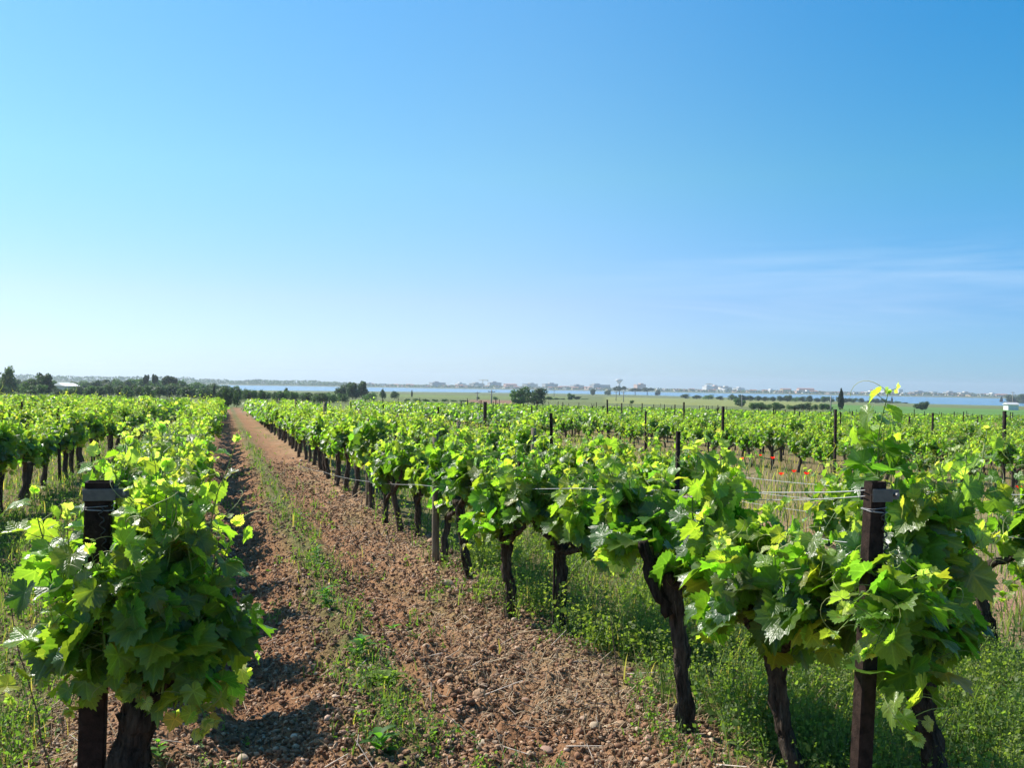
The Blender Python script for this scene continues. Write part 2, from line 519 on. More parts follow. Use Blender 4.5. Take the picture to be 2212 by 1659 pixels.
def ground_tone(x, y):
    r = np.hypot(x, y); az = np.degrees(np.arctan2(x, y))
    soil = np.array([0.205, 0.105, 0.056]); soil2 = np.array([0.305, 0.172, 0.094])
    n0 = fbm(x * 1.3, y * 1.3, 61, 4)[:, None]
    c = soil * (1 - n0) + soil2 * n0
    straw = np.array([0.36, 0.25, 0.15]); green = np.array([0.115, 0.135, 0.05])
    cov = soil_cover(x, y)[:, None]
    dry = np.exp(-((x - 2.0) / 0.55) ** 2)[:, None] * 0.6 + np.exp(-((x + 0.6) / 0.4) ** 2)[:, None] * 0.5
    dry = np.clip(dry * fbm(x * 2, y * 2, 71, 3)[:, None] * 1.7, 0, 1)
    c = c * (1 - dry) + straw * dry
    gr = green * (1 - 0.3 * n0) + np.array([0.24, 0.2, 0.09]) * 0.3 * n0
    k = np.clip(cov * 1.1, 0, 0.9)
    c = c * (1 - k) + gr * k
    # the grassy strip with a reddish bare lane between the two blocks of vines
    gap = (sstep(4.6, 5.6, x) * (1 - sstep(12.6, 13.6, x)))[:, None]
    g = np.array([0.24, 0.20, 0.11]) * (0.8 + 0.4 * n0)
    lane = np.exp(-((x - 6.6) / 0.9) ** 2)[:, None] * sstep(0.35, 0.6, fbm(x * 0.8, y * 0.4, 75, 3))[:, None]
    g = g * (1 - lane) + np.array([0.37, 0.22, 0.15]) * lane
    c = c * (1 - gap) + g * gap
    field = sstep(13.0, 14.0, x)[:, None]
    c = c * (1 - field) + np.array([0.2, 0.16, 0.08]) * field
    # plain beyond the vineyard: strips of pasture, crops and ploughed earth
    far = sstep(115, 135, r)[:, None]
    wob = 40 * (fbm(x * 0.006, y * 0.006, 83, 3) - 0.5)
    rr = r + wob
    pasture = np.array([0.13, 0.165, 0.065])[None] * (0.75 + 0.5 * fbm(x * 0.02, y * 0.02, 91, 4))[:, None]
    f = pasture
    def patch(f, c, r0, r1, a0, a1):
        w = (sstep(r0, r0 + 8, rr) * (1 - sstep(r1 - 8, r1, rr)) * sstep(a0, a0 + 0.6, az) * (1 - sstep(a1 - 0.6, a1, az)))[:, None]
        return f * (1 - w) + np.array(c) * (0.85 + 0.3 * fbm(x * 0.05, y * 0.05, 95, 3))[:, None] * w
    f = patch(f, (0.20, 0.235, 0.08), 270, 620, 21.0, 33.5)
    f = patch(f, (0.10, 0.215, 0.05), 190, 470, 33.2, 46)
    f = patch(f, (0.21, 0.14, 0.09), 225, 300, 13.2, 16.6)
    f = patch(f, (0.14, 0.19, 0.065), 330, 560, 8, 20)
    f = patch(f, (0.13, 0.155, 0.075), 640, 830, 5, 26)
    c = c * (1 - far) + f * far
    shore = sstep(1850, 1950, r)[:, None]
    c = c * (1 - shore) + np.array([0.12, 0.14, 0.08]) * shore
    return c

def build_ground():
    cx, cy = -2.0 * math.sin(YAW), -2.0 * math.cos(YAW)
    ca = 90 - math.degrees(YAW)
    ang = np.concatenate([np.linspace(ca - 36, ca + 36, 760), np.linspace(ca + 38, ca + 322, 90)])
    ang = np.radians(ang)
    rad = [0.05, 0.5, 1.2, 2.2, 3.2]
    r = 3.9
    while r < 4200:
        rad.append(r); r *= 1.0042 if r < 16 else (1.011 if r < 60 else 1.025)
    rad = np.array(rad)
    na, nr = len(ang), len(rad)
    x = cx + rad[:, None] * np.cos(ang)[None]; y = cy + rad[:, None] * np.sin(ang)[None]
    xf, yf = x.ravel(), y.ravel()
    v = np.stack([xf, yf, gz(xf, yf)], -1)
    i = np.arange(nr - 1)[:, None] * na; j = np.arange(na)[None]; j2 = (j + 1) % na
    q = np.stack([i + j, i + na + j, i + na + j2, i + j2], -1).reshape(-1, 4)
    mb = MB(); mb.add(v, None, q, ground_tone(xf, yf))
    tag(mb.build('ground', ground_material()), kind='structure')

def build_water():
    m, n, l, o = mat('lagoon_water')
    p = node(n, 'ShaderNodeBsdfPrincipled', Roughness=0.22)
    p.inputs['Base Color'].default_value = (0.10, 0.20, 0.30, 1)
    tc = n.new('ShaderNodeTexCoord')
    nz = node(n, 'ShaderNodeTexNoise', Scale=0.05, Detail=5.0)
    l.new(tc.outputs['Object'], nz.inputs['Vector'])
    b = node(n, 'ShaderNodeBump', Strength=0.5, Distance=1.2)
    l.new(nz.outputs['Fac'], b.inputs['Height']); l.new(b.outputs[0], p.inputs['Normal'])
    l.new(p.outputs[0], o.inputs[0])
    a = np.radians(np.linspace(-40, 75, 60))
    v = []
    for r in (700, 1300, 2150):
        v += [(r * math.sin(t), r * math.cos(t), WATER) for t in a]
    k = len(a); q = []
    for s in range(2):
        for i in range(k - 1):
            q.append((s * k + i, s * k + i + 1, (s + 1) * k + i + 1, (s + 1) * k + i))
    mb = MB(); mb.add(v, None, [f[::-1] for f in q])
    tag(mb.build('water', m), kind='structure')

build_ground()
build_water()

# ------------------------------------------------------------------ vine leaves
def outline(n, teeth=0.05, seed=0):
    """polar outline of a five-lobed vine leaf, from the petiole joint"""
    keyA = np.radians([0, 14, 27, 40, 52, 64, 80, 94, 107, 122, 140, 155, 168, 176, 180])
    keyR = np.array([1.0, 0.88, 0.77, 0.84, 0.92, 0.86, 0.72, 0.74, 0.79, 0.72, 0.66, 0.60, 0.46, 0.24, 0.12])
    th = np.linspace(-math.pi, math.pi, n, endpoint=False)
    r = np.interp(np.abs(th), keyA, keyR)
    if teeth:
        k = np.arange(n)
        r = r * (1 + teeth * np.where(k % 2 == 0, 1, -1) * sstep(math.pi, 2.6, np.abs(th)))
    return th, r

def leaf_template(n, rings, seed, teeth=0.075):
    rg = np.random.default_rng(seed)
    th, r = outline(n, teeth)
    pts = [np.zeros((1, 2))]
    for f in rings:
        rr = r if f == 1 else r * f * (1 - 0.1 * (1 - f)) + 0.0
        pts.append(np.stack([np.cos(th) * rr * f if False else np.cos(th) * rr, np.sin(th) * rr], -1))
    p = np.concatenate(pts)
    x, y = p[:, 0], p[:, 1]
    rad = np.hypot(x, y)
    fold = rg.uniform(0.12, 0.5); curl = rg.uniform(0.08, 0.45); cup = rg.uniform(-0.18, 0.32)
    wav = rg.uniform(0.03, 0.09); ph = rg.uniform(0, 6.28)
    z = fold * np.abs(y) * 0.75 - curl * np.clip(x, 0, 1.2) ** 2 - cup * rad ** 2 + wav * np.sin(5 * np.arctan2(y, x) + ph) * rad * 1.3
    z = z - 0.08 * rad * np.abs(np.sin(np.arctan2(y, x) / math.radians(52) * math.pi))
    v = np.stack([x, y * (1 - 0.25 * fold), z], -1)
    tri = [(0, 1 + k, 1 + (k + 1) % n) for k in range(n)]
    quad = []
    for q in range(len(rings) - 1):
        a, b = 1 + q * n, 1 + (q + 1) * n
        quad += [(a + k, b + k, b + (k + 1) % n, a + (k + 1) % n) for k in range(n)]
    return v, np.array(tri), np.array(quad).reshape(-1, 4), np.stack([x, y, 0 * x], -1)

LEAVES = {0: [leaf_template(44, (0.5, 0.82, 1), 100 + k) for k in range(9)],
          1: [leaf_template(18, (0.55, 1), 200 + k, 0.05) for k in range(7)],
          2: [leaf_template(9, (1,), 300 + k, 0.0) for k in range(5)],
          3: [leaf_template(6, (1,), 400 + k, 0.0) for k in range(4)]}

def put_leaves(mb, lod, P, N, T, S, C, rg):
    """P base points, N blade normals, T tip directions, S sizes, C colours"""
    P, N, T, S, C = (np.asarray(a, float) for a in (P, N, T, S, C))
    N = nrm(N); T = nrm(T - N * (T * N).sum(1, keepdims=True)); B = np.cross(N, T)
    tpl = LEAVES[lod]; pick = rg.integers(0, len(tpl), len(P))
    for k, (v, tr, qd, uv) in enumerate(tpl):
        w = np.where(pick == k)[0]
        if not len(w): continue
        X = (v[None, :, 0:1] * T[w][:, None] + v[None, :, 1:2] * B[w][:, None] + v[None, :, 2:3] * N[w][:, None]) * S[w][:, None, None] + P[w][:, None]
        m = len(v); off = (np.arange(len(w)) * m)[:, None, None]
        mb.add(X.reshape(-1, 3), (tr[None] + off).reshape(-1, 3), (qd[None] + off).reshape(-1, 4) if len(qd) else None,
               np.repeat(C[w], m, 0), np.tile(uv, (len(w), 1)))

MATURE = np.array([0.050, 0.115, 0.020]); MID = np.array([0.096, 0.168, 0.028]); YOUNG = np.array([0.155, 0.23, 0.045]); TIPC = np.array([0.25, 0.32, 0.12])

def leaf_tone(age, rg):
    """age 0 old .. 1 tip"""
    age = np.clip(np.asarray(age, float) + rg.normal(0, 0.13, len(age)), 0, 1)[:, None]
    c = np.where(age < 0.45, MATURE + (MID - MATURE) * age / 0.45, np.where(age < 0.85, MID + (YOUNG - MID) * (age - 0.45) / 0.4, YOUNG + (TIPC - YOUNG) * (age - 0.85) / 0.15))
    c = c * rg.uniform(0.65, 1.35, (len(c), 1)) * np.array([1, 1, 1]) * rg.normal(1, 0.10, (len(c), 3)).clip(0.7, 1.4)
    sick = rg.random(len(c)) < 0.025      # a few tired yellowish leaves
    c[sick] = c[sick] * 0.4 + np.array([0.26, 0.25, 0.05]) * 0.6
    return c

def shoot_path(p0, d0, L, rg, n=9, up=0.35, sag=0.0):
    p = [np.array(p0, float)]; d = nrm(np.array(d0, float)); st = L / (n - 1)
    for k in range(n - 1):
        d = nrm(d + np.array([0, 0, up * 0.5 - sag * k / n]) + rg.normal(0, 0.10, 3))
        p.append(p[-1] + d * st)
    return np.array(p)

def along(p, f):
    k = np.clip(f * (len(p) - 1), 0, len(p) - 1.001); i = int(k); t = k - i
    return p[i] * (1 - t) + p[i + 1] * t, nrm(p[i + 1] - p[i])

def dress_shoot(path, r0, lod, rg, stems, leaf, nodes, size, f0=0.12, tendril=True, bushy=1.0):
    """shoot stem into mesh builder stems; leaves appended to dict leaf"""
    rad = np.linspace(r0, r0 * 0.3, len(path))
    tone = np.array([0.13, 0.2, 0.035])
    tube(stems, path, rad, 6 if lod == 0 else 4, tone * rg.uniform(0.8, 1.2), cap=False)
    A, B = [], []
    side = rg.uniform(0, 6.28)
    for k in range(nodes):
        f = f0 + (1 - f0) * k / (nodes - 1)
        p, d = along(path, f)
        reps = 1 + (rg.random() < 0.75 * bushy * (1 - f)) + (rg.random() < 0.45 * bushy * (1 - f))
        for q in range(int(reps)):
            side += math.pi + rg.normal(0, 0.5) if q == 0 else rg.uniform(0.6, 2.2)
            h = np.array([math.cos(side), math.sin(side), 0])
            h = nrm(h - d * h.dot(d) * 0.7)
            pl = (0.10 - 0.065 * f) * rg.uniform(0.6, 1.4) * (1.35 if q else 1)
            b = p + (h * 0.8 + d * 0.3 + np.array([0, 0, 0.15])) * pl
            s = size * (1.0 - 0.72 * f ** 2.2) * rg.uniform(0.6, 1.3) * (0.82 if q else 1)
            o = nrm(np.array([h[0], h[1], 0]) + rg.normal(0, 0.25, 3))
            nn = nrm(o * rg.uniform(0.0, 0.9) + np.array([0, 0, rg.uniform(0.25, 1.0)]) + rg.normal(0, 0.38, 3))
            tt = o + np.array([0, 0, -rg.uniform(0.1, 0.9)]) if f < 0.9 else o * 0.5 + d
            leaf['P'].append(b); leaf['N'].append(nn); leaf['T'].append(tt); leaf['S'].append(s); leaf['A'].append(f ** 1.3)
            A.append(p); B.append(b)
        if tendril and f > 0.45 and rg.random() < 0.35:
            h = np.array([math.cos(side + 2), math.sin(side + 2), 0.7])
            q = [p]; dd = nrm(h); ax = nrm(rg.normal(0, 1, 3))
            for w in range(9):
                dd = nrm(dd + np.cross(ax, dd) * 0.12 * w * 0.6 + np.array([0, 0, 0.02]))
                q.append(q[-1] + dd * 0.022)
            tube(stems, q, np.linspace(0.0018, 0.0009, len(q)), 3, (0.28, 0.32, 0.10), cap=False)
    if A:
        sticks(stems, A, B, 0.0017, 0.0012, np.array([0.2, 0.24, 0.06]))
    # unopened tip
    p, d = along(path, 1.0)
    for q in range(3):
        leaf['P'].append(p); leaf['N'].append(rg.normal(0, 1, 3)); leaf['T'].append(d + rg.normal(0, 0.5, 3)); leaf['S'].append(size * 0.26 * rg.uniform(0.7, 1.3)); leaf['A'].append(1.0)

def new_leaf(): return dict(P=[], N=[], T=[], S=[], A=[])

def flush(leaf, lod, rg, mb):
    if leaf['P']:
        put_leaves(mb, lod, leaf['P'], leaf['N'], leaf['T'], leaf['S'], leaf_tone(leaf['A'], rg), rg)

def gnarl(p0, p1, n, amp, rg):
    p0, p1 = np.array(p0, float), np.array(p1, float)
    t = np.linspace(0, 1, n)[:, None]
    w = np.cumsum(rg.normal(0, 1, (n, 3)), 0); w -= w[0] + (w[-1] - w[0]) * t
    w = w / (np.abs(w).max() + 1e-6) * amp
    return p0 + (p1 - p0) * t + w

def trunk_mesh(mb, rg, H, top, R, arms, sides=12, seed=1, flare=1.5, base=(0, 0, -0.12), n=22, bow=0.022):
    """gnarled stock up to the head, with stubby arms; returns the arm ends"""
    p = gnarl(base, (top[0], top[1], H), n, bow, rg)
    t = np.linspace(0, 1, n)
    r = R * (1 + (flare - 1) * np.exp(-t * 9) + 0.22 * np.exp(-((t - 1) / 0.12) ** 2)) * (1 - 0.12 * t)
    tone = np.array([0.10, 0.080, 0.064]) * rg.uniform(0.8, 1.2)
    tube(mb, p, r, sides, tone, 0.42, seed)
    if sides > 12:       # shaggy strips of old bark
        m = 46; f = rg.uniform(0.02, 0.9, m) * (n - 3); i0 = f.astype(int); a = rg.uniform(0, 6.28, m)
        off = np.stack([np.cos(a), np.sin(a), 0 * a], -1)
        i1 = np.minimum(i0 + rg.integers(2, 6, m), n - 1)
        A_ = p[i0] + off * (r[i0] * 1.0)[:, None]; B_ = p[i1] + off * (r[i1] * rg.uniform(0.98, 1.22, m))[:, None] + rg.normal(0, 0.004, (m, 3))
        sticks(mb, A_, B_, 0.0045, 0.0015, tone[None] * rg.uniform(0.8, 1.9, (m, 1)))
    ends = []
    for k, a in enumerate(arms):
        q = gnarl(p[-3], np.array(p[-1]) + np.array(a), 9, 0.02, rg)
        tube(mb, q, R * np.linspace(0.75, 0.42, 9), max(6, sides - 3), tone * 1.1, 0.4, seed + 3 + k)
        ends.append(q[-1]); ends.append(q[5])
    # spurs
    for e in list(ends):
        d = np.array([rg.normal(0, 0.4), rg.normal(0, 0.4), 1.0]) * 0.06
        tube(mb, [e, e + d * 0.6, e + d], R * np.array([0.35, 0.28, 0.2]), 5, tone * 1.2, 0.3, seed)
        ends.append(e + d)
    return ends

BARK_TONE = 0

def make_vine(label, loc, seed, lod=0, H=0.58, top=(0, 0), R=0.048, nshoot=14, L=0.58, size=0.092, nodes=11,
              spread=0.45, arms=None, extra=(), skirt=0, group=None, rz=0.0, split=True, bushy=1.0, up=0.35, base2=None, r_flare=1.5, tall=4):
    rg = np.random.default_rng(seed)
    t = thing('grapevine', label, 'grapevine', loc, rz, group)
    tm = MB()
    if arms is None:
        arms = [(rg.uniform(-0.06, 0.06), rg.uniform(0.28, 0.48), rg.uniform(0.0, 0.10)), (rg.uniform(-0.06, 0.06), -rg.uniform(0.28, 0.48), rg.uniform(0.04, 0.13))]
        if rg.random() < 0.6: arms.append((rg.uniform(-0.15, 0.15), rg.uniform(-0.1, 0.1), 0.12))
    sides = {0: 22, 1: 9, 2: 6}[lod]
    ends = trunk_mesh(tm, rg, H, top, R, arms, sides, seed % 50, r_flare, n={0: 34, 1: 12, 2: 8}[lod])
    if base2 is not None:      # a second old stem leaning into the stock
        tube(tm, gnarl(base2[0], base2[1], 12, 0.02, rg), R * np.linspace(0.8, 0.6, 12), sides - 2, (0.055, 0.044, 0.035), 0.4, seed + 5)
    tm.build('trunk', M_BARK, t)
    fol = MB(); stems = MB(); leaf = new_leaf()
    shoots = []
    ends = np.array(ends)
    for k in range(nshoot):
        e = ends[rg.integers(0, len(ends))] + rg.normal(0, 0.015, 3)
        away = e - np.array([top[0], top[1], H]); away[2] = 0
        a = rg.uniform(0, 6.28)
        d = np.array([math.cos(a) * spread * 0.9, math.sin(a) * spread * 0.7, 1.0]) + away * 0.6
        l = L * rg.uniform(0.65, 1.25)
        shoots.append((shoot_path(e, d, l, rg, up=up), 0.0048, nodes, size))
    for k in range(tall):      # long whippy shoots that stand out of the top with small pale leaves
        e = ends[rg.integers(0, len(ends))]
        shoots.append((shoot_path(e, (rg.normal(0, 0.22), rg.normal(0, 0.2), 1.0), L * rg.uniform(1.2, 1.6), rg, 12, up=0.2), 0.0042, nodes, size * 0.68))
    for k in range(skirt):     # low shoots that hang and hide the stock
        e = ends[rg.integers(0, len(ends))]
        a = rg.uniform(0, 6.28)
        d = np.array([math.cos(a), math.sin(a), 0.25])
        shoots.append((shoot_path(e, d, L * rg.uniform(0.5, 0.8), rg, up=-0.15, sag=0.5), 0.004, max(6, nodes - 3), size * 1.1))
    for (p0, d0, l, n_, s_, u_, sg) in extra:
        shoots.append((shoot_path(p0, d0, l, rg, 12, up=u_, sag=sg), 0.0046, n_, s_))
    for path, r, nd, sz in shoots:
        if not split: stems = fol
        if split:
            sb = MB()
            dress_shoot(path, r, lod, rg, sb, leaf, nd, sz, bushy=bushy)
            sb.build('shoot', M_SHOOT, t)
        else:
            dress_shoot(path, r, lod, rg, stems, leaf, nd, sz, tendril=lod < 2, bushy=bushy)
    flush(leaf, lod, rg, fol)
    fol.build('foliage', M_LEAF if lod < 2 else M_LEAF_FAR, t, vec=lod < 2)
    return t

def vloc(px, py):
    x, y = on_ground(px, py)
    return (x, y, float(gz(x, y)))

def local(px, py, loc, ref_depth=None):
    """offset from loc of the picture point px,py taken at the same view depth"""
    v = np.array(loc) - np.array([0, 0, EYE])
    dep = v @ (-CM[:, 2]) if ref_depth is None else ref_depth
    return at_depth(px, py, dep) - np.array(loc)

# --- the nearest vines, each placed where its stock meets the ground
ROW_L, ROW_R, ROW_R2 = -0.45, 1.98, 4.3
hero = []
GL = 'vines in the row left of the stony track'
GR = 'vines in the row right of the stony track'
G3 = 'vines in the second row right of the track'

# first vine on the left, grown over its dark square post
x, y = on_ground(250, 1775); l1 = (x, y, float(gz(x, y)))
hd = local(312, 1480, l1)
hero.append(make_vine('large bushy vine in the left foreground, grown round the dark square post', l1, 5, H=hd[2], top=(hd[0], hd[1]), R=0.064,
    tall=9, nshoot=17, L=0.53, size=0.110, nodes=10, spread=0.55, r_flare=1.7, skirt=6, group=GL, bushy=1.0,
    arms=[(-0.18, 0.02, 0.14), (0.20, 0.04, 0.13), (0.06, 0.26, 0.16), (0.02, -0.10, 0.15)],
    extra=[((-0.02, 0.05, 0.62), (0.75, 0.0, 0.75), 0.62, 9, 0.07, 0.15, 0.05), ((0.1, 0.0, 0.55), (0.5, 0.1, 1.0), 0.45, 9, 0.07, 0.2, 0.0),
           ((-0.1, 0.0, 0.55), (-0.05, 0.1, 1.0), 0.85, 11, 0.08, 0.3, 0.0), ((-0.1, 0.02, 0.5), (-0.55, 0.1, 1.0), 0.62, 10, 0.085, 0.2, 0.05),
           *[(at_depth(px, py, 3.75) - np.array(l1), (dx, -0.7, dz), 0.30, 7, 0.10, -0.05, 0.15) for px, py, dx, dz in ((240, 1260, -0.2, -0.05), (300, 1410, 0.0, 0.0), (390, 1440, 0.2, -0.1))],
           *[(at_depth(px, py, dp) - np.array(l1), (dx, 0.0, 1.0), l_, 8, 0.105, 0.1, 0.0) for px, py, dp, dx, l_ in ((222, 1480, 3.55, 0.0, 0.5), (165, 1440, 3.75, -0.05, 0.62), (250, 1420, 3.6, 0.0, 0.38), (420, 1480, 3.7, 0.0, 0.62), (350, 1500, 3.6, 0.0, 0.5), (470, 1400, 3.9, 0.05, 0.5), (130, 1330, 3.9, -0.05, 0.5), (300, 1460, 3.6, 0.0, 0.4))],
           *[(at_depth(px, py, dp) - np.array(l1), (dx, -0.05, -1.0), l_, 8, 0.105, -0.05, 0.0) for px, py, dp, dx, l_ in ((225, 1370, 3.53, 0.0, 0.27), (185, 1380, 3.6, -0.1, 0.26), (420, 1400, 3.7, 0.05, 0.3), (370, 1430, 3.75, 0.0, 0.24), (455, 1380, 3.8, 0.1, 0.26))]]))
for k, (yy, sd) in enumerate(((5.85, 21), (7.15, 22), (8.4, 23), (9.6, 24))):
    xx = ROW_L + [0.0, -0.04, 0.02, 0.0][k]
    hero.append(make_vine(['vine just behind the large left foreground vine, hidden low down by it', 'third vine along the row left of the stony track',
                           'fourth vine along the row left of the stony track', 'fifth vine along the row left of the stony track'][k],
                          (xx, yy, float(gz(xx, yy))), sd, H=0.55, arms=[(-0.1, 0.16, 0.1), (0.1, -0.16, 0.1), (0.0, 0.05, 0.14)], nshoot=18, L=0.5, size=0.102, nodes=10, spread=0.6, group=GL, bushy=1.3, tall=8, lod=0 if k < 2 else 1, skirt=8))

# right row, from the rusty end post into the distance
x, y = on_ground(2095, 1830); r0 = (x, y, float(gz(x, y)))
hd = local(1985, 1530, r0)
tall0 = local(1900, 1060, r0); tall1 = local(2080, 1120, r0); t2 = local(1930, 1250, r0)
hero.append(make_vine('big vine tangled round the rusty end post, its tallest shoot above the horizon', r0, 31, H=hd[2], top=(hd[0], hd[1]), R=0.038,
    nshoot=10, tall=2, L=0.36, size=0.118, nodes=9, spread=0.65, skirt=9, group=GR, bushy=1.15, r_flare=1.3,
    arms=[tuple(t2 - hd), tuple(local(1900, 1400, r0) - hd), tuple(local(2060, 1260, r0) - hd + np.array([0, 0.1, 0])), tuple(local(2020, 1400, r0) - hd)],
    extra=[(tall0, (-0.1, 0.0, 1.0), 0.37, 9, 0.085, 0.15, 0.0), (tall0 + np.array([0.03, 0.05, -0.1]), (0.0, 0.0, 1.0), 0.36, 8, 0.085, 0.2, 0.0),
           (tall1, (0.30, -0.06, 0.7), 0.36, 8, 0.06, 0.05, 0.0), (local(2040, 1200, r0), (0.1, 0.1, 1.0), 0.4, 9, 0.085, 0.2, 0.0),
           (local(1880, 1330, r0), (-0.5, 0.0, 0.6), 0.4, 8, 0.1, 0.1, 0.1), (local(2010, 1300, r0), (0.35, -0.1, 0.5), 0.4, 8, 0.095, 0.05, 0.3),
           (local(2000, 1250, r0), (0.2, 0.2, 0.9), 0.4, 9, 0.095, 0.2, 0.0), (local(1930, 1330, r0), (0.1, -0.2, 0.3), 0.35, 7, 0.1, 0.0, 0.5),
           *[(at_depth(px, py, dp) - np.array(r0), at_depth(qx, qy, dq) - at_depth(px, py, dp), l_, 7, 0.10, 0.0, 0.12) for px, py, dp, qx, qy, dq, l_ in
             ((1960, 1215, 3.5, 1850, 1240, 3.05, 0.42), (1970, 1290, 3.5, 1880, 1330, 3.05, 0.42), (1985, 1370, 3.5, 1830, 1400, 3.1, 0.44), (1960, 1440, 3.55, 1860, 1470, 3.15, 0.4),
              (1950, 1330, 3.5, 1930, 1270, 3.1, 0.36), (1990, 1300, 3.5, 1800, 1300, 3.2, 0.46))]]))
names = {1: 'vine left of the rusty end post, on a straight dark stock', 2: 'vine on the thickest gnarled stock, forked low with a paler stem',
         3: 'vine whose upright stock forks in a Y beside a thin iron rod', 4: 'vine on a straight dark stock rising from dry straw litter',
         5: 'vine on a stock leaning left, white stone at its foot', 6: 'vine standing just right of the nearer grey wooden stake', 7: 'vine on a thin straight stock left of the nearer grey wooden stake',
         8: 'vine with a forked top, second left of the nearer grey stake', 9: 'small leafy vine low on its stock between the two grey stakes'}
spec = [(1, (1735, 1745), (1665, 1400), 0.032, 41), (2, (1492, 1612), (1450, 1235), 0.036, 42), (3, (1216, 1362), (1212, 1180), 0.037, 43),
        (4, (1107, 1342), (1090, 1160), 0.037, 44), (5, (1022, 1270), (990, 1080), 0.036, 45), (6, (956, 1230), (968, 1095), 0.037, 46),
        (7, (904, 1168), (900, 1065), 0.036, 47), (8, (870, 1155), (850, 1040), 0.04, 48), (9, (833, 1136), (833, 1060), 0.036, 49)]
for k, b, tp, R, sd in spec:
    lo = vloc(*b); hd = local(*tp, lo)
    kw = dict(base2=(local(1446, 1330, lo), local(1388, 1170, lo))) if k == 2 else {}
    ar = [tuple(local(1160, 1130, lo) - hd), tuple(local(1245, 1120, lo) - hd), (0.0, -0.5, 0.06), (0, 0.42, 0.08)] if k == 3 else [(0.0, -0.34, 0.04), (0.02, 0.45, 0.05), (-0.05, 0.22, 0.10)] if k == 2 else [(0.02, 0.2, 0.13), (0.0, -0.2, 0.12), (-0.1, 0.02, 0.1)] if k == 1 else None
    ex = [(local(1560, 1180, lo), (0.4, -0.3, 1.0), 0.45, 9, 0.09, 0.2, 0.0), (local(1640, 1290, lo), (0.6, -0.3, 0.5), 0.4, 8, 0.09, 0.1, 0.2)] if k == 2 else \
         [(local(1700, 1300, lo), (-0.1, 0.0, 1.0), 0.4, 8, 0.075, 0.2, 0.0), (local(1720, 1280, lo), (0.2, 0, 1.0), 0.42, 7, 0.05, 0.2, 0.0),
          (local(1770, 1290, lo), (0.4, -0.1, 0.5), 0.35, 8, 0.1, 0.1, 0.2), (local(1650, 1340, lo), (-0.5, -0.1, 0.5), 0.4, 8, 0.1, 0.1, 0.2)] if k == 1 else []
    hero.append(make_vine(names[k], lo, sd, lod=0 if k < 6 else 1, H=hd[2], top=(hd[0], hd[1]), R=R, tall={1: 0, 2: 1}.get(k, 3), nshoot=(9 if k == 1 else 15), L=(0.34 if k == 1 else 0.45),
                          size=0.110 if k < 3 else 0.098, nodes=10, spread=0.8, arms=ar, extra=ex, group=GR, bushy=1.15 if k < 3 else 1.4, skirt={1: 6, 2: 13}.get(k, 3), **kw))
lo = vloc(2152, 1440); hd = local(2110, 1215, lo)
hero.append(make_vine('vine with a bare leaning stock at the right edge, second row beyond the end post', lo, 61, lod=0, H=hd[2], top=(hd[0], hd[1]), R=0.04, nshoot=12, L=0.5,
                      size=0.09, spread=0.5, group=G3, bushy=1.2, base2=((0.03, 0.02, 0.0), (hd[0] * 0.6, 0.0, hd[2] * 0.5))))
lo = vloc(2290, 1500)
hero.append(make_vine('vine cut by the right edge of the picture, second row', lo, 62, lod=0, H=0.6, R=0.036, nshoot=14, L=0.5, size=0.1, spread=0.6, skirt=8, arms=[(0.1, 0.1, 0.1), (0.0, -0.12, 0.1)], group=G3, bushy=1.2))

# ------------------------------------------------------------------ the rest of the vines
# five mid-distance vines stand in the rows and are copied along them
PROTO = []
def in_view(x, y, pad=60, zz=0.6):
    d = np.array([x, y, macro(x, y) + zz - EYE]) @ CM
    if d[2] > -0.5: return False
    px = PW / 2 + PF * d[0] / -d[2]
    return -pad - 700 / -d[2] < px < PW + pad + 700 / -d[2]

rgv = np.random.default_rng(77)
spots = []
def add_row(xr, y0, y1, key, step=1.02, skip=()):
    y = y0
    while y < y1:
        yy = y + rgv.normal(0, 0.05); xx = xr + rgv.normal(0, 0.05)
        if in_view(xx, yy) and not any(a < yy < b for a, b in skip) and rgv.random() > 0.045:
            spots.append((math.hypot(xx, yy), xx, yy, key))
        y += step
YR = hero[-3].location.y
YEND = 84.0
add_row(ROW_L, 10.7, YEND, 'L', 0.95)
add_row(ROW_R, max(h.location.y for h in hero if h['group'] == GR) + 1.3, YEND, 'R', 0.95)
for k in range(1, 8): add_row(ROW_L - 2.3 * k, 5.0, YEND - 3, 'L2' if k == 1 else 'LF')
add_row(ROW_R2, 6.3, 80, 'R2', 1.02, ((7.3, 8.9),))
xr = 13.6
while xr < 112:
    add_row(xr, 8, 112, 'F', 1.15); xr += 2.25
spots.sort()
LAB = {'L': ('vine in the row left of the track, past the fifth from the front', GL),
       'R': ('vine in the row right of the stony track, beyond the farther grey stake', GR),
       'L2': ('vine in the second row left of the stony track', 'vines in the block left of the track'),
       'LF': ('vine in the left block, beyond its second row', 'vines in the block left of the track'),
       'R2': ('vine in the second row right of the track, behind the front row', G3),
       'F': ('vine on the near side of the far right block', 'vines in the far right block')}
NIND = 283
ind, rest = spots[:NIND], spots[NIND:]
protos = {}
for q in range(7):
    _, x, y, key = ind[q]
    lab, grp = LAB[key]
    p = make_vine(lab, (x, y, float(gz(x, y))), 500 + q, lod=1 if q < 4 else 1, H=0.60 + 0.04 * math.sin(q * 2.3), top=(0.05 * math.cos(q * 2), 0.08 * math.sin(q * 3)), R=0.042,
                  nshoot=17, tall=4, L=0.42, size=0.100, nodes=9, spread=0.8, group=grp, split=False, bushy=1.3, skirt=2)
    PROTO.append(p)
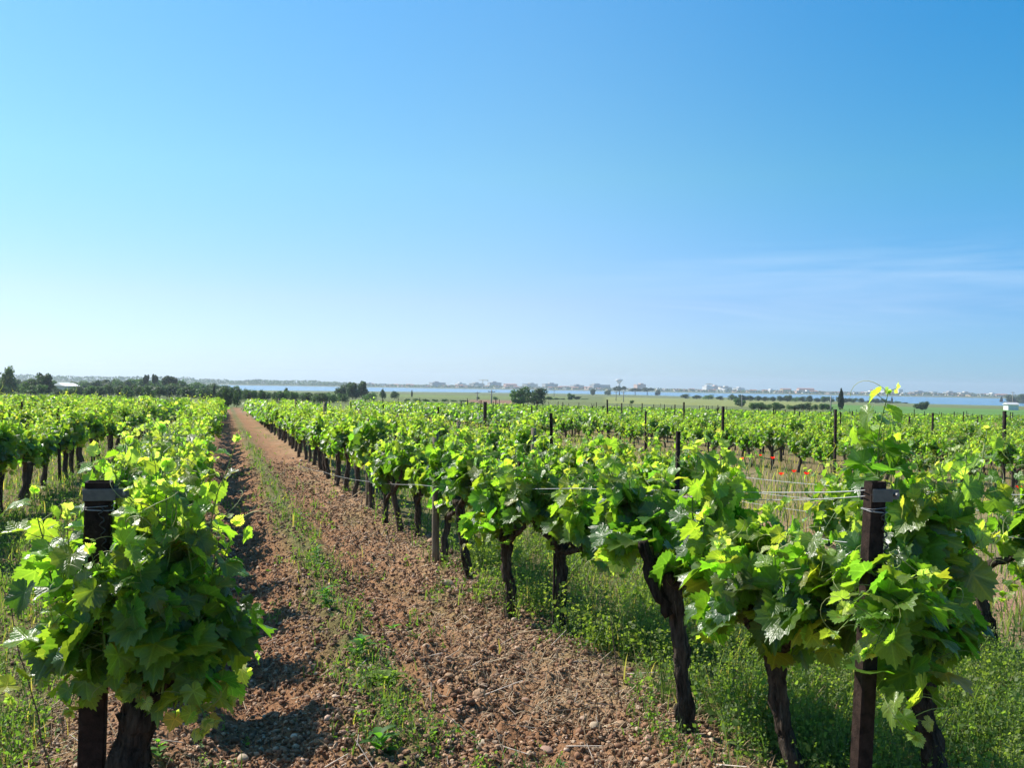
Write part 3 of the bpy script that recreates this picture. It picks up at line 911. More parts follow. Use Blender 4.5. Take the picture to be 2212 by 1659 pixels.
for q, (r, x, y, key) in enumerate(ind[7:]):
    lab, grp = LAB[key]
    c = copy_tree(PROTO[int(rgv.integers(0, 7))])
    c.location = (x, y, float(gz(x, y)) - 0.02)
    c.rotation_euler = (rgv.normal(0, 0.04), rgv.normal(0, 0.04), math.pi * (rgv.random() < 0.5) + rgv.normal(0, 0.15))
    s = rgv.choice([rgv.uniform(0.88, 1.12), rgv.uniform(0.62, 0.85)], p=([0.95, 0.05] if key in 'LR' else [0.86, 0.14])) * (0.93 if key == 'F' else 1.0)
    c.scale = (s, s, s * rgv.uniform(0.93, 1.08))
    c['label'], c['group'] = lab, grp

# the far vines, too many to count, as one mass of stocks and leaves
def far_vines():
    rg = np.random.default_rng(9)
    mb = MB(); bark = MB()
    R = np.array([s[0] for s in rest]); X = np.array([s[1] for s in rest]); Y = np.array([s[2] for s in rest])
    Z = gz(X, Y)
    fld = np.array([s[3] == 'F' for s in rest])
    for lo, hi, nl, size, lod in ((0, 45, 190, 0.125, 2), (45, 75, 130, 0.155, 3), (75, 999, 85, 0.20, 3)):
        w = np.where((R >= lo) & (R < hi))[0]
        if not len(w): continue
        n = len(w) * nl
        k = np.repeat(w, nl)
        h = rg.random(n) ** 0.8
        vig = np.repeat(rg.uniform(0.75, 1.15, len(w)), nl)
        cx = X[k] + rg.normal(0, 0.20, n) * (1.15 - 0.5 * h); cy = Y[k] + rg.uniform(-0.55, 0.55, n)
        cz = Z[k] + 0.42 + vig * (h * 0.76 + 0.06 * np.sin(cy * 9 + cx * 5))
        out = np.stack([cx - X[k], (cy - Y[k]) * 0.4, np.full(n, 0.12)], -1)
        N = nrm(nrm(out) * 0.6 + np.array([0, 0, 0.6]) + rg.normal(0, 0.4, (n, 3)))
        T = nrm(out + rg.normal(0, 0.3, (n, 3)) + np.array([0, 0, -0.3]))
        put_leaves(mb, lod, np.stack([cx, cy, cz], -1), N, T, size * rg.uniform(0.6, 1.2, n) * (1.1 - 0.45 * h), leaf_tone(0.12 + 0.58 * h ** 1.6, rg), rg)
        # stiff young shoots standing out of the top
        m = len(w) * 4; k = np.repeat(w, 4)
        A = np.stack([X[k] + rg.normal(0, 0.15, m), Y[k] + rg.uniform(-0.5, 0.5, m), Z[k] + 0.9], -1)
        B = A + np.stack([rg.normal(0, 0.1, m), rg.normal(0, 0.1, m), rg.uniform(0.25, 0.5, m)], -1)
        sticks(mb, A, B, 0.006, 0.004, (0.16, 0.2, 0.05))
        A = np.stack([X[w], Y[w], Z[w] - 0.1], -1)
        B = A + np.stack([rg.normal(0, 0.05, len(w)), rg.normal(0, 0.08, len(w)), np.full(len(w), 0.78)], -1)
        sticks(mb, A, B, 0.05, 0.045, (0.05, 0.04, 0.032))
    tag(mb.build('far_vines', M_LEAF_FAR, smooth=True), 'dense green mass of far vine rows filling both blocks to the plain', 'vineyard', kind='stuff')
far_vines()

# ------------------------------------------------------------------ posts, stakes, wires
def end_post(label, foot, topz, w, lean, seed, bracket_side):
    """square rusty steel tube with a bent clamp strap and wire wound under its top"""
    t = thing('end_post', label, 'post', foot)
    H = topz - foot[2]
    mb = MB(); h = w / 2
    n = 14
    ring = [(-h + .006, -h), (h - .006, -h), (h, -h + .006), (h, h - .006), (h - .006, h), (-h + .006, h), (-h, h - .006), (-h, -h + .006)]
    v = []
    for k in range(n + 1):
        f = k / n; z = -0.2 + (H + 0.2) * f
        v += [(x + lean[0] * f, y + lean[1] * f, z) for x, y in ring]
    q = [(k * 8 + j, k * 8 + (j + 1) % 8, k * 8 + 8 + (j + 1) % 8, k * 8 + 8 + j) for k in range(n) for j in range(8)]
    # open top: inner wall going down
    b = len(v)
    v += [(x * 0.84 + lean[0], y * 0.84 + lean[1], H) for x, y in ring] + [(x * 0.84 + lean[0], y * 0.84 + lean[1], H - 0.15) for x, y in ring]
    q += [(n * 8 + j, n * 8 + (j + 1) % 8, b + (j + 1) % 8, b + j) for j in range(8)]
    q += [(b + j, b + (j + 1) % 8, b + 8 + (j + 1) % 8, b + 8 + j) for j in range(8)]
    mb.add(v, None, q, (0.030, 0.019, 0.015))
    mb.build('tube', M_RUST, t, smooth=False)
    s = MB(); zc = H - 0.045; g = h + 0.004
    boxmesh(s, (lean[0] - g - 0.002, lean[1] - g - 0.004, zc - 0.022), (lean[0] + g + 0.012, lean[1] - g, zc + 0.022), (0.11, 0.108, 0.10), 0.0015)
    boxmesh(s, (lean[0] - g - 0.002, lean[1] + g, zc - 0.022), (lean[0] + g + 0.012, lean[1] + g + 0.004, zc + 0.022), (0.11, 0.108, 0.10), 0.0015)
    x0 = lean[0] + bracket_side * g
    boxmesh(s, (min(x0, x0 + bracket_side * 0.055), lean[1] - 0.012, zc - 0.017), (max(x0, x0 + bracket_side * 0.055), lean[1] - 0.008, zc + 0.017), (0.13, 0.128, 0.12), 0.001)
    tube(s, [(lean[0] + bracket_side * (g + 0.038), lean[1] - 0.03, zc), (lean[0] + bracket_side * (g + 0.038), lean[1] + 0.01, zc)], 0.007, 6, (0.2, 0.2, 0.2))
    s.build('clamp', M_GALV, t, smooth=False)
    wr = MB(); rg = np.random.default_rng(seed)
    pts = []
    for k in range(46):
        a = k / 46 * 3.2 * 2 * math.pi
        c, d = math.cos(a), math.sin(a); m = max(abs(c), abs(d))
        pts.append((lean[0] * 0.95 + c / m * (h + 0.004), lean[1] * 0.95 + d / m * (h + 0.004), H - 0.085 - 0.006 * math.sin(a * 0.7) - 0.0015 * k / 3))
    tube(wr, pts, 0.0016, 4, (0.3, 0.3, 0.3))
    # loose twisted tail hanging down the face
    pts = [(lean[0] * 0.9 + 0.012 + 0.010 * math.sin(k * 1.4) + 0.0009 * k, lean[1] * 0.9 - h - 0.006 + 0.004 * math.cos(k * 1.4), H - 0.09 - 0.0085 * k) for k in range(30)]
    tube(wr, pts, 0.003, 4, (0.05, 0.045, 0.04))
    wr.build('wire_binding', M_GALV, t)
    return t

fx, fy = on_ground(1843, 1895); f = (fx, fy, float(macro(fx, fy)) - 0.02)
tp = local(1891, 1040, f)
rp = end_post('rusty square end post at the right with a clamp strap and wire round its top', f, f[2] + tp[2], 0.057, (tp[0], tp[1]), 4, 1)
RP_TOP = np.array(f) + tp
dv = 3.75
tpw = at_depth(215, 1040, dv)
f = (tpw[0] - 0.015, tpw[1] + 0.0, float(macro(tpw[0], tpw[1])) - 0.02)
lp = end_post('dark square end post sunk in the large left foreground vine', f, tpw[2], 0.092, (0.015, 0.0), 6, 1)

def stake(name, label, loc, H, r, lean=(0, 0), kind='steel', group=None, cat='stake'):
    mb = MB(); n = 5
    p = [(lean[0] * k / n, lean[1] * k / n, -0.15 + (H + 0.15) * k / n) for k in range(n + 1)]
    if kind == 'wood':
        tube(mb, p, np.linspace(r, r * 0.92, n + 1), 9, (0.19, 0.155, 0.115), 0.10, 3)
    else:   # L-section angle iron
        th = r * 0.35
        for (x0, y0, x1, y1) in ((-r, -r, r, -r + th), (-r, -r + th, -r + th, r)):
            v = []
            for a in p: v += [(a[0] + x0, a[1] + y0, a[2]), (a[0] + x1, a[1] + y0, a[2]), (a[0] + x1, a[1] + y1, a[2]), (a[0] + x0, a[1] + y1, a[2])]
            q = [(k * 4 + j, k * 4 + (j + 1) % 4, k * 4 + 4 + (j + 1) % 4, k * 4 + 4 + j) for k in range(n) for j in range(4)] + [(n * 4, n * 4 + 1, n * 4 + 2, n * 4 + 3)]
            mb.add(v, None, q, (0.035, 0.026, 0.023))
    o = mb.build(name, M_WOOD if kind == 'wood' else M_RUST, smooth=kind == 'wood')
    o.location = loc
    return tag(o, label, cat, group)

def stake_at(px, py_base, py_top, name, label, r, kind, group=None, dx=0):
    lo = vloc(px, py_base); t_ = local(px + dx, py_top, lo)
    return stake(name, label, lo, t_[2], r, (t_[0], t_[1]), kind, group)

stake_at(941, 1228, 930, 'wooden_stake', 'nearer grey weathered wooden stake in the row right of the track', 0.036, 'wood', 'grey wooden stakes of the right row')
stake_at(797, 1102, 905, 'wooden_stake', 'farther grey weathered wooden stake in the row right of the track', 0.05, 'wood', 'grey wooden stakes of the right row')
for yy in (21.5, 30.5, 40):
    o = stake('wooden_stake', 'small grey wooden stake far along the row right of the track', (ROW_R + 0.05, yy, float(gz(ROW_R, yy))), 1.45, 0.045, (0.02, 0), 'wood', 'grey wooden stakes of the right row')
for px, pt, dep in ((1153, 925, 12.0), (990, 912, 17.0)):
    g_ = at_depth(px, pt, dep); lo = (g_[0], g_[1], float(gz(g_[0], g_[1])))
    stake('wooden_stake', 'pale split wooden stake showing above the second row, %s' % ('nearer and taller in view' if dep < 15 else 'smaller and farther away'), lo, g_[2] - lo[2], 0.035, (0, 0), 'wood', 'pale stakes of the second row')
stake_at(1194, 1384, 1195, 'iron_rod', 'thin dark iron rod beside the Y-forked vine stock', 0.007, 'steel', dx=4)
stake_at(1408, 1260, 1180, 'iron_rod', 'short thin iron rod behind the thickest gnarled stock', 0.008, 'steel')
# taller dark stakes that stand alone in the grass strip and field edge
def tall(px, pt, dep, label, r=0.03):
    g_ = at_depth(px, pt, dep); lo = (g_[0], g_[1], float(gz(g_[0], g_[1])))
    return stake('steel_stake', label, lo, g_[2] - lo[2], r, (0, 0), 'steel', 'dark steel stakes of the vineyard')
tall(1465, 932, 9.6, 'dark steel stake rising from the second row, its top below the far block', 0.017)
tall(1562, 878, 24, 'tall dark steel stake at the near edge of the far block', 0.026)
tall(1805, 884, 22, 'tall leaning dark stake just left of the shoot over the rusty post', 0.024)
tall(2170, 888, 20.5, 'tallest dark stake of the far block, near the right edge of the picture', 0.026)
tall(1048, 868, 42, 'stout dark stake left of the round tree, blunt at its top', 0.06)
tall(1395, 888, 31, 'thin dark stake in the middle of the far block edge', 0.022)
tall(2015, 892, 31, 'slim dark stake right of the rusty post, far block', 0.024)
tall(1937, 888, 46, 'slim dark stake behind the right vine top', 0.024)
rgs = np.random.default_rng(31)
cnt = 0
xr = 13.6; i = 0
while xr < 104 and cnt < 130:
    y = 10 + (i % 3) * 1.7
    while y < 110:
        yy = y + rgs.normal(0, 0.4)
        if in_view(xr, yy, 10) and math.hypot(xr, yy) > 36 and rgs.random() < 0.62 and cnt < 130:
            hgt = rgs.uniform(1.35, 1.75)
            if cnt == 0:
                st0 = stake('steel_stake', 'thin dark stake standing out above the vines of the far right block', (xr, yy, float(gz(xr, yy))), 1.55, 0.021, (0, 0), 'steel', 'thin stakes over the far right block')
                c = st0
            else:
                c = st0.copy(); COL.objects.link(c)
            c.location = (xr, yy, float(gz(xr, yy)))
            c.scale = (1.2, 1.2, hgt / 1.55); c.rotation_euler = (rgs.normal(0, 0.02), rgs.normal(0, 0.02), rgs.uniform(0, 3))
            cnt += 1
        y += rgs.uniform(7.5, 10.5)
    xr += 2.25; i += 1
cl = 0
for k in range(0, 7):
    for yy in np.arange(9 + k * 1.3, 80, 8.5):
        xx = ROW_L - 2.3 * k
        if k == 0 and yy < 14: continue
        if in_view(xx, yy, 0):
            c = st0.copy(); COL.objects.link(c)
            c.location = (xx + 0.04, yy, float(gz(xx, yy))); c.scale = (1.25, 1.25, 1.27 / 1.55 if k else 1.22 / 1.55)
            c['label'] = 'dark stake among the vine rows left of the track'; c['group'] = 'dark stakes of the left block'
for yy in np.arange(13, 78, 7.5):
    c = st0.copy(); COL.objects.link(c)
    c.location = (ROW_R2 + 0.03, yy, float(gz(ROW_R2, yy))); c.scale = (0.95, 0.95, 1.45 / 1.55)
    c['label'] = 'dark stake along the second row right of the track'; c['group'] = 'dark stakes of the second right row'

def wire(label, pts, r=0.0022, group=None):
    """wire through the given points with a slight sag between them"""
    P = []
    for a, b in zip(pts[:-1], pts[1:]):
        a, b = np.array(a), np.array(b); L = np.linalg.norm(b - a)
        for t in np.linspace(0, 1, 9)[:-1]:
            q = a + (b - a) * t; q[2] -= 0.004 * L * 4 * t * (1 - t); P.append(q)
    P.append(np.array(pts[-1]))
    mb = MB(); tube(mb, P, r, 5, (0.42, 0.42, 0.42))
    return tag(mb.build('trellis_wire', M_GALV), label, 'wire', group)

GW = 'trellis wires of the right rows'
AD = at_depth
wire('slack pale wire running from the rusty end post down to the track side', [RP_TOP + np.array([-0.04, 0, -0.03]), AD(1740, 1064, 4.0), AD(1500, 1059, 5.0), AD(1250, 1055, 6.2), AD(1020, 1053, 8.0), AD(900, 1047, 10.2), AD(800, 1041, 13.2), AD(700, 1020, 18.0), AD(640, 1004, 21.5)], 0.0021, GW)
wire('wire from the rusty end post to the next stock on its left', [RP_TOP + np.array([-0.04, 0, -0.05]), AD(1700, 1080, 4.2), AD(1480, 1073, 5.4), AD(1330, 1066, 6.6)], 0.0018, GW)
wire('upper trellis wire of the second row, seen past the rusty post', [AD(2300, 1070, 5.7), AD(2080, 1066, 6.2), AD(1800, 1050, 7.4), AD(1600, 1030, 8.8), AD(1300, 985, 13)], 0.0022, GW)
wire('middle trellis wire of the second row, seen past the rusty post', [AD(2300, 1108, 5.7), AD(2090, 1102, 6.2), AD(1800, 1080, 7.4), AD(1660, 1068, 8.4), AD(1300, 1010, 13)], 0.0022, GW)
wire('lowest trellis wire of the second row, seen past the rusty post', [AD(2300, 1172, 5.7), AD(2080, 1150, 6.2), AD(1800, 1112, 7.4), AD(1600, 1083, 9)], 0.0018, GW)
wire('wire sloping from the vine left of the rusty post to its stock', [AD(1830, 1172, 3.8), AD(1760, 1162, 4.2), AD(1600, 1140, 4.8)], 0.0020, GW)
for h_, lb in ((0.62, 'low trellis wire threaded through the row left of the track'), (1.0, 'upper trellis wire threaded through the row left of the track')):
    wire(lb, [(ROW_L, 4.3, float(macro(ROW_L, 4.3)) + h_)] + [(ROW_L, yy, float(macro(ROW_L, yy)) + h_) for yy in (12, 22, 34, 50)], 0.002, 'trellis wires of the left row')

# ------------------------------------------------------------------ ground cover
rgw = np.random.default_rng(2024)
def scatter(n, d0, d1, prob, px0=-60, px1=PW + 60):
    d = d0 * np.exp(rgw.random(n) * math.log(d1 / d0))
    px = rgw.uniform(px0, px1, n)
    u = (px - PW / 2) / PF
    x = d * (math.sin(YAW) + u * math.cos(YAW)); y = d * (math.cos(YAW) - u * math.sin(YAW))
    k = rgw.random(n) < prob(x, y, d)
    return x[k], y[k], d[k]

def blades(mb, x, y, z, H, W, az, lean, col):
    n = len(x)
    dirh = np.stack([np.cos(az), np.sin(az), 0 * az], -1); side = np.stack([-np.sin(az), np.cos(az), 0 * az], -1)
    base = np.stack([x, y, z], -1)
    V = []
    for f, w in ((0, 1.0), (0.4, 0.85), (0.75, 0.55)):
        c = base + np.array([0, 0, 1.0]) * (H * (f - 0.25 * lean * f * f))[:, None] + dirh * (H * lean * f * f)[:, None]
        V += [c - side * (W * w / 2)[:, None], c + side * (W * w / 2)[:, None]]
    V.append(base + np.array([0, 0, 1.0]) * (H * (1 - 0.25 * lean))[:, None] + dirh * (H * lean)[:, None])
    v = np.stack(V, 1).reshape(-1, 3)
    o = (np.arange(n) * 7)[:, None, None]
    q = (np.array([[0, 1, 3, 2], [2, 3, 5, 4]])[None] + o).reshape(-1, 4); t = (np.array([[4, 5, 6]])[None] + o).reshape(-1, 3)
    mb.add(v, t, q, np.repeat(col, 7, 0))

def sprigs(mb, x, y, z, H, nl, S, col, tipcol, droop=0.2):
    """leafy weed stems: pairs of small pointed leaflets climbing a bent stem"""
    n = len(x)
    az = rgw.uniform(0, 6.28, n); ln = rgw.uniform(0.05, 0.5, n)
    bend = np.stack([np.cos(az) * ln, np.sin(az) * ln, np.ones(n)], -1)
    base = np.stack([x, y, z], -1)
    sticks(mb, base, base + bend * (H * 0.97)[:, None], 0.0016 * np.maximum(1, S / 0.03), 0.0008, col * 0.9)
    k = np.repeat(np.arange(n), nl)
    f = rgw.random(len(k)) ** 0.75
    p = base[k] + bend[k] * (H[k] * (0.1 + 0.9 * f))[:, None]
    a = rgw.uniform(0, 6.28, len(k))
    d = nrm(np.stack([np.cos(a), np.sin(a), rgw.uniform(-droop, 1.3, len(k))], -1))
    s = nrm(np.cross(d, rgw.normal(0, 1, (len(k), 3))))
    L = S[k] * rgw.uniform(0.6, 1.4, len(k)) * (1.15 - 0.5 * f); wd = L * rgw.uniform(0.16, 0.34, len(k))
    st = 0.02 * S[k][:, None] / 0.03
    v = np.stack([p + d * st * 0.3, p + d * (L * 0.5)[:, None] + s * wd[:, None], p + d * L[:, None], p + d * (L * 0.5)[:, None] - s * wd[:, None]], 1).reshape(-1, 3)
    q = (np.arange(len(k)) * 4)[:, None] + np.arange(4)[None]
    c = col[k] * (1 - (f ** 2)[:, None]) + tipcol[k] * (f ** 2)[:, None]
    mb.add(v, None, q, np.repeat(c, 4, 0))

def tones(n, a, b, spread=0.25):
    t = rgw.random((n, 1))
    return (np.array(a) * (1 - t) + np.array(b) * t) * rgw.uniform(1 - spread, 1 + spread, (n, 1))

GREEN, OLIVE, DRY = (0.055, 0.105, 0.035), (0.105, 0.13, 0.055), (0.24, 0.19, 0.115)

# lush weeds under and beyond the right row
mb = MB()
lush = lambda x, y, d: sstep(1.75, 2.35, x + 0.7 * (fbm(x * 2.2, y * 2.2, 47, 3) - 0.5) - 0.35 * sstep(7, 5, y) ) * (1 - sstep(4.4, 5.4, x)) * (1 - 0.85 * sstep(8.5, 12, y)) * (0.25 + 1.0 * sstep(0.36, 0.58, fbm(x * 1.9, y * 1.9, 48, 3)))
x, y, d = scatter(46000, 3.3, 18, lush)
n = len(x)
hh = rgw.uniform(0.10, 0.35, n) * (0.6 + 0.8 * fbm(x * 1.3, y * 1.3, 52, 3))
yel = fbm(x * 1.6 + 4, y * 1.6, 53, 3)
tip = np.where((yel > 0.55)[:, None], np.array([[0.20, 0.23, 0.07]]), np.array([[0.13, 0.18, 0.06]])) * rgw.uniform(0.7, 1.2, (n, 1))
sprigs(mb, x, y, gz(x, y) - 0.01, hh, 15, (0.021 + 0.0012 * d) * rgw.choice([0.7, 1.0, 1.7], n, p=[0.5, 0.35, 0.15]), tones(n, (0.075, 0.135, 0.042), (0.125, 0.17, 0.06)), tip)
x, y, d = scatter(9000, 3.3, 22, lams := (lambda x, y, d: lush(x, y, d) * 0.8))
n = len(x)
blades(mb, x, y, gz(x, y) - 0.01, rgw.uniform(0.12, 0.42, n), 0.004 + 0.0007 * d, rgw.uniform(0, 6.28, n), rgw.uniform(0.1, 0.7, n), tones(n, GREEN, OLIVE))
tag(mb.build('green_weeds', M_WEED), 'lush knee-high green weeds with yellowish tips under and behind the right row', 'weeds', kind='stuff')

# the strip of weeds along the middle of the track, stray tufts, left verge
mb = MB()
def mid_cov(x, y, d):
    n2 = fbm(x * 3.2, y * 2.2, 147, 3)
    strip = np.exp(-((x - 0.80) / 0.19) ** 2) * sstep(0.36, 0.62, n2) * 0.9
    stray = sstep(0.62, 0.75, fbm(x * 2.4, y * 2.0, 151, 3)) * 0.5 * (x > -0.3) * (x < 2.1)
    left = sstep(-0.5, -1.0, x) * (0.25 + 0.8 * sstep(0.4, 0.6, n2))
    return np.clip(strip + stray + left, 0, 1) * (x < 2.2)
x, y, d = scatter(60000, 3.3, 45, mid_cov)
n = len(x)
inl = x < -0.5
dryk = (rgw.random(n) < np.where(inl, 0.2, 0.12))[:, None]
c = np.where(dryk, tones(n, DRY, (0.27, 0.22, 0.10)), tones(n, GREEN, OLIVE))
blades(mb, x, y, gz(x, y) - 0.008, rgw.uniform(0.03, 0.17, n) * np.where(inl, 1.15, 1.0) * np.minimum(1.2, 0.6 + d / 20), 0.0035 + 0.0007 * d, rgw.uniform(0, 6.28, n), rgw.uniform(0.1, 0.9, n), c)
x, y, d = scatter(30000, 3.3, 30, lambda x, y, d: mid_cov(x, y, d) * 0.8)
n = len(x)
sprigs(mb, x, y, gz(x, y) - 0.008, rgw.uniform(0.03, 0.17, n) * np.where(x < -0.5, 1.5, 1.0), 9, 0.022 + 0.0012 * d, tones(n, (0.06, 0.13, 0.03), (0.10, 0.16, 0.05)), tones(n, (0.11, 0.19, 0.05), (0.17, 0.2, 0.07)))
tag(mb.build('track_grass', M_WEED), 'patchy grass and small weeds along the middle and left edge of the track', 'grass', kind='stuff')

# dry and green grass: between the right rows, in the open strip with poppies, round the left block
mb = MB()
def gap_cov(x, y, d):
    n2 = fbm(x * 0.9, y * 0.6, 247, 3)
    lane = np.exp(-((x - 6.6) / 0.8) ** 2) * 0.75
    a = sstep(2.0, 2.8, x) * (1 - sstep(4.6, 5.2, x)) * (0.25 + 0.4 * sstep(6, 9, y))
    b = sstep(4.8, 5.4, x) * (0.35 + 0.7 * sstep(0.4, 0.6, n2)) * (1 - lane) * (1 - 0.5 * sstep(14.0, 14.6, x))
    l = sstep(-1.0, -1.6, x) * 0.7
    return np.clip(a + b + l, 0, 1)
x, y, d = scatter(52000, 4.5, 75, gap_cov)
n = len(x)
dryk = (rgw.random(n) < np.where(x > 0, 0.2 + 0.3 * sstep(0.4, 0.6, fbm(x * 0.4, y * 0.3, 249, 3)), 0.3))[:, None]
c = np.where(dryk, tones(n, DRY, (0.22, 0.19, 0.12)), tones(n, (0.065, 0.115, 0.04), (0.125, 0.15, 0.065)))
blades(mb, x, y, gz(x, y) - 0.01, rgw.uniform(0.08, 0.34, n) * np.where(x > 5, 1.15, np.where(x < 0, 0.42, 0.8)), 0.005 + 0.0008 * d, rgw.uniform(0, 6.28, n), rgw.uniform(0.1, 0.7, n), c)
tag(mb.build('meadow_grass', M_WEED), 'dry and green meadow grass in the open strip and between the outer rows', 'grass', kind='stuff')

# straw and pruned twigs lying on the ground
mb = MB()
def straw_cov(x, y, d):
    n2 = fbm(x * 1.4, y * 1.4, 333, 3)
    r = np.exp(-((x - 1.75) / 0.45) ** 2) * sstep(0.28, 0.55, n2)
    l = np.exp(-((x + 0.45) / 0.55) ** 2) * 0.5 * sstep(0.35, 0.6, n2)
    return np.clip(r + l + 0.03 * (x > -0.3) * (x < 1.6), 0, 1)
x, y, d = scatter(30000, 3.3, 24, straw_cov)
n = len(x); L = rgw.gamma(2.2, 0.02, n) + 0.015; a = rgw.uniform(0, 6.28, n)
A = np.stack([x, y, gz(x, y) + 0.008], -1)
xb, yb = x + np.cos(a) * L, y + np.sin(a) * L
B = np.stack([xb, yb, gz(xb, yb) + 0.008 + rgw.exponential(0.35, n) * L * 0.5], -1)
sticks(mb, A, B, 0.0014 + 0.0004 * d * rgw.random(n), 0.001 + 0.0003 * d, tones(n, (0.50, 0.40, 0.27), (0.27, 0.19, 0.12)))
x, y, d = scatter(30000, 3.3, 20, lambda x, y, d: straw_cov(x, y, d) * 0.8)
n = len(x)
blades(mb, x, y, gz(x, y) - 0.006, rgw.uniform(0.03, 0.13, n), 0.003 + 0.0006 * d, rgw.uniform(0, 6.28, n), rgw.uniform(0.3, 1.3, n), tones(n, (0.34, 0.24, 0.14), (0.22, 0.15, 0.09)))
x, y, d = scatter(520, 3.4, 12, lambda x, y, d: 0.25 * (x > -0.8) * (x < 2.4) + straw_cov(x, y, d))
n = len(x); L = rgw.uniform(0.06, 0.22, n); a = rgw.uniform(0, 6.28, n)
A = np.stack([x, y, gz(x, y) + 0.012], -1); xb, yb = x + np.cos(a) * L, y + np.sin(a) * L
B = np.stack([xb, yb, gz(xb, yb) + 0.012 + L * rgw.uniform(0, 0.4, n)], -1)
sticks(mb, A, B, 0.004, 0.0025, tones(n, (0.52, 0.45, 0.38), (0.30, 0.23, 0.18)))
tag(mb.build('straw_litter', M_STRAW), 'pale straw and pruned twigs littering the ground under the vines', 'litter', kind='stuff')

# stones and hard clods
def rock_template(seed, fine=False):
    rg = np.random.default_rng(seed)
    import bmesh
    bm = bmesh.new(); bmesh.ops.create_icosphere(bm, subdivisions=3 if fine else 2, radius=1)
    v = np.array([w.co[:] for w in bm.verts]); f = np.array([[w.index for w in q.verts] for q in bm.faces]); bm.free()
    k = rg.uniform(0, 50)
    n = fbm(v[:, 0] * 1.3 + k, v[:, 1] * 1.3 + v[:, 2] * 1.7, seed, 3) - 0.5
    v = v * (1 + (0.35 if fine else 0.6) * n)[:, None] * np.array([1, rg.uniform(0.65, 0.95), rg.uniform(0.45, 0.75)])
    return v, f
ROCKS = [rock_template(k) for k in range(8)]
def rocks(mb, x, y, s, col, sink=0.3):
    z = gz(x, y); pick = rgw.integers(0, 8, len(x))
    for k, (v, f) in enumerate(ROCKS):
        w = np.where(pick == k)[0]
        a = rgw.uniform(0, 6.28, len(w)); ca, sa = np.cos(a), np.sin(a)
        ti = rgw.normal(0, 0.35, len(w))
        vx = v[None, :, 0] * np.cos(ti)[:, None] - v[None, :, 2] * np.sin(ti)[:, None]; vz = v[None, :, 0] * np.sin(ti)[:, None] + v[None, :, 2] * np.cos(ti)[:, None]; vy = v[None, :, 1] + 0 * vx
        S = s[w][:, None]
        X = np.stack([(vx * ca[:, None] - vy * sa[:, None]) * S + x[w][:, None], (vx * sa[:, None] + vy * ca[:, None]) * S + y[w][:, None], vz * S + (z[w] + s[w] * sink)[:, None]], -1)
        mb.add(X.reshape(-1, 3), (f[None] + (np.arange(len(w)) * len(v))[:, None, None]).reshape(-1, 3), None, np.repeat(col[w], len(v), 0))
mb = MB()
bare = lambda x, y, d: np.clip(sstep(-0.9, -0.2, x) * (1 - sstep(2.0, 2.5, x)) * (0.35 + 0.9 * sstep(0.35, 0.6, fbm(x * 2.1, y * 1.6, 501, 3))) * (1 - 0.6 * np.exp(-((x - 0.8) / 0.2) ** 2)) + 0.12 * (x < 0) * (x > -2.5), 0, 1)
x, y, d = scatter(60000, 3.5, 26, bare)
n = len(x)
s = np.clip(rgw.gamma(2.0, 0.0034, n) + 0.003, 0.003, 0.028) * (0.75 + 0.035 * d)
t = rgw.random(n)[:, None]
c = np.where(t < 0.62, tones(n, (0.19, 0.095, 0.052), (0.26, 0.14, 0.08)), np.where(t < 0.9, tones(n, (0.27, 0.16, 0.095), (0.34, 0.22, 0.14)), tones(n, (0.50, 0.38, 0.28), (0.42, 0.27, 0.20))))
rocks(mb, x, y, s, c)
CR = []
for k in range(6):
    import bmesh
    bm = bmesh.new(); bmesh.ops.create_icosphere(bm, subdivisions=1, radius=1)
    v_ = np.array([w.co[:] for w in bm.verts]) * np.random.default_rng(900 + k).uniform(0.6, 1.25, (12, 1)) * np.array([1, 0.8, 0.7]); f_ = np.array([[w.index for w in q.verts] for q in bm.faces]); bm.free()
    CR.append((v_, f_))
ROCKS_BIG = ROCKS; ROCKS = [CR[k % 6] for k in range(8)]
crumbs = MB()
x, y, d = scatter(230000, 3.5, 24, lambda x, y, d: np.clip(bare(x, y, d) * 1.0, 0, 1) * np.clip(1.3 - d / 30, 0.3, 1))
n = len(x)
t = rgw.random(n)[:, None]
c = np.where(t < 0.45, tones(n, (0.15, 0.08, 0.045), (0.22, 0.12, 0.068)), np.where(t < 0.85, tones(n, (0.25, 0.145, 0.083), (0.33, 0.205, 0.12)), tones(n, (0.38, 0.26, 0.17), (0.45, 0.33, 0.23))))
rocks(crumbs, x, y, np.clip(rgw.gamma(2.6, 0.0026, n) + 0.002, 0.002, 0.02) * (0.75 + 0.05 * d), c, 0.35)
tag(crumbs.build('soil_crumbs', M_STONE, smooth=False), 'crumbly reddish brown soil broken into small clods over the track', 'soil', kind='stuff')
ROCKS = ROCKS_BIG
tag(mb.build('gravel', M_STONE), 'reddish clods and pebbles strewn over the tilled track', 'gravel', kind='stuff')

GS = 'larger rounded stones on the track'
big = [(966, 1280, 17, 'pale'), (935, 1182, 14, 'tan'), (1036, 1500, 17, 'tan'), (860, 1603, 20, 'tan'), (742, 1594, 10, 'pink'), (757, 1612, 13, 'pink'), (1042, 1623, 18, 'pale'),
       (1180, 1625, 16, 'pink'), (1285, 1577, 18, 'pale'), (1340, 1578, 14, 'tan'), (1400, 1620, 13, 'pink'), (600, 1608, 9, 'pink'), (450, 1630, 16, 'tan'), (455, 1645, 18, 'pale'),
       (525, 1600, 14, 'pale'), (1135, 1510, 9, 'pink'), (970, 1468, 12, 'tan'), (920, 1418, 9, 'pale'), (700, 1268, 8, 'tan'), (1015, 1430, 9, 'tan')]
SC = {'pale': (0.44, 0.34, 0.24), 'tan': (0.34, 0.22, 0.135), 'pink': (0.38, 0.235, 0.17)}
fine = [rock_template(60 + k, True) for k in range(4)]
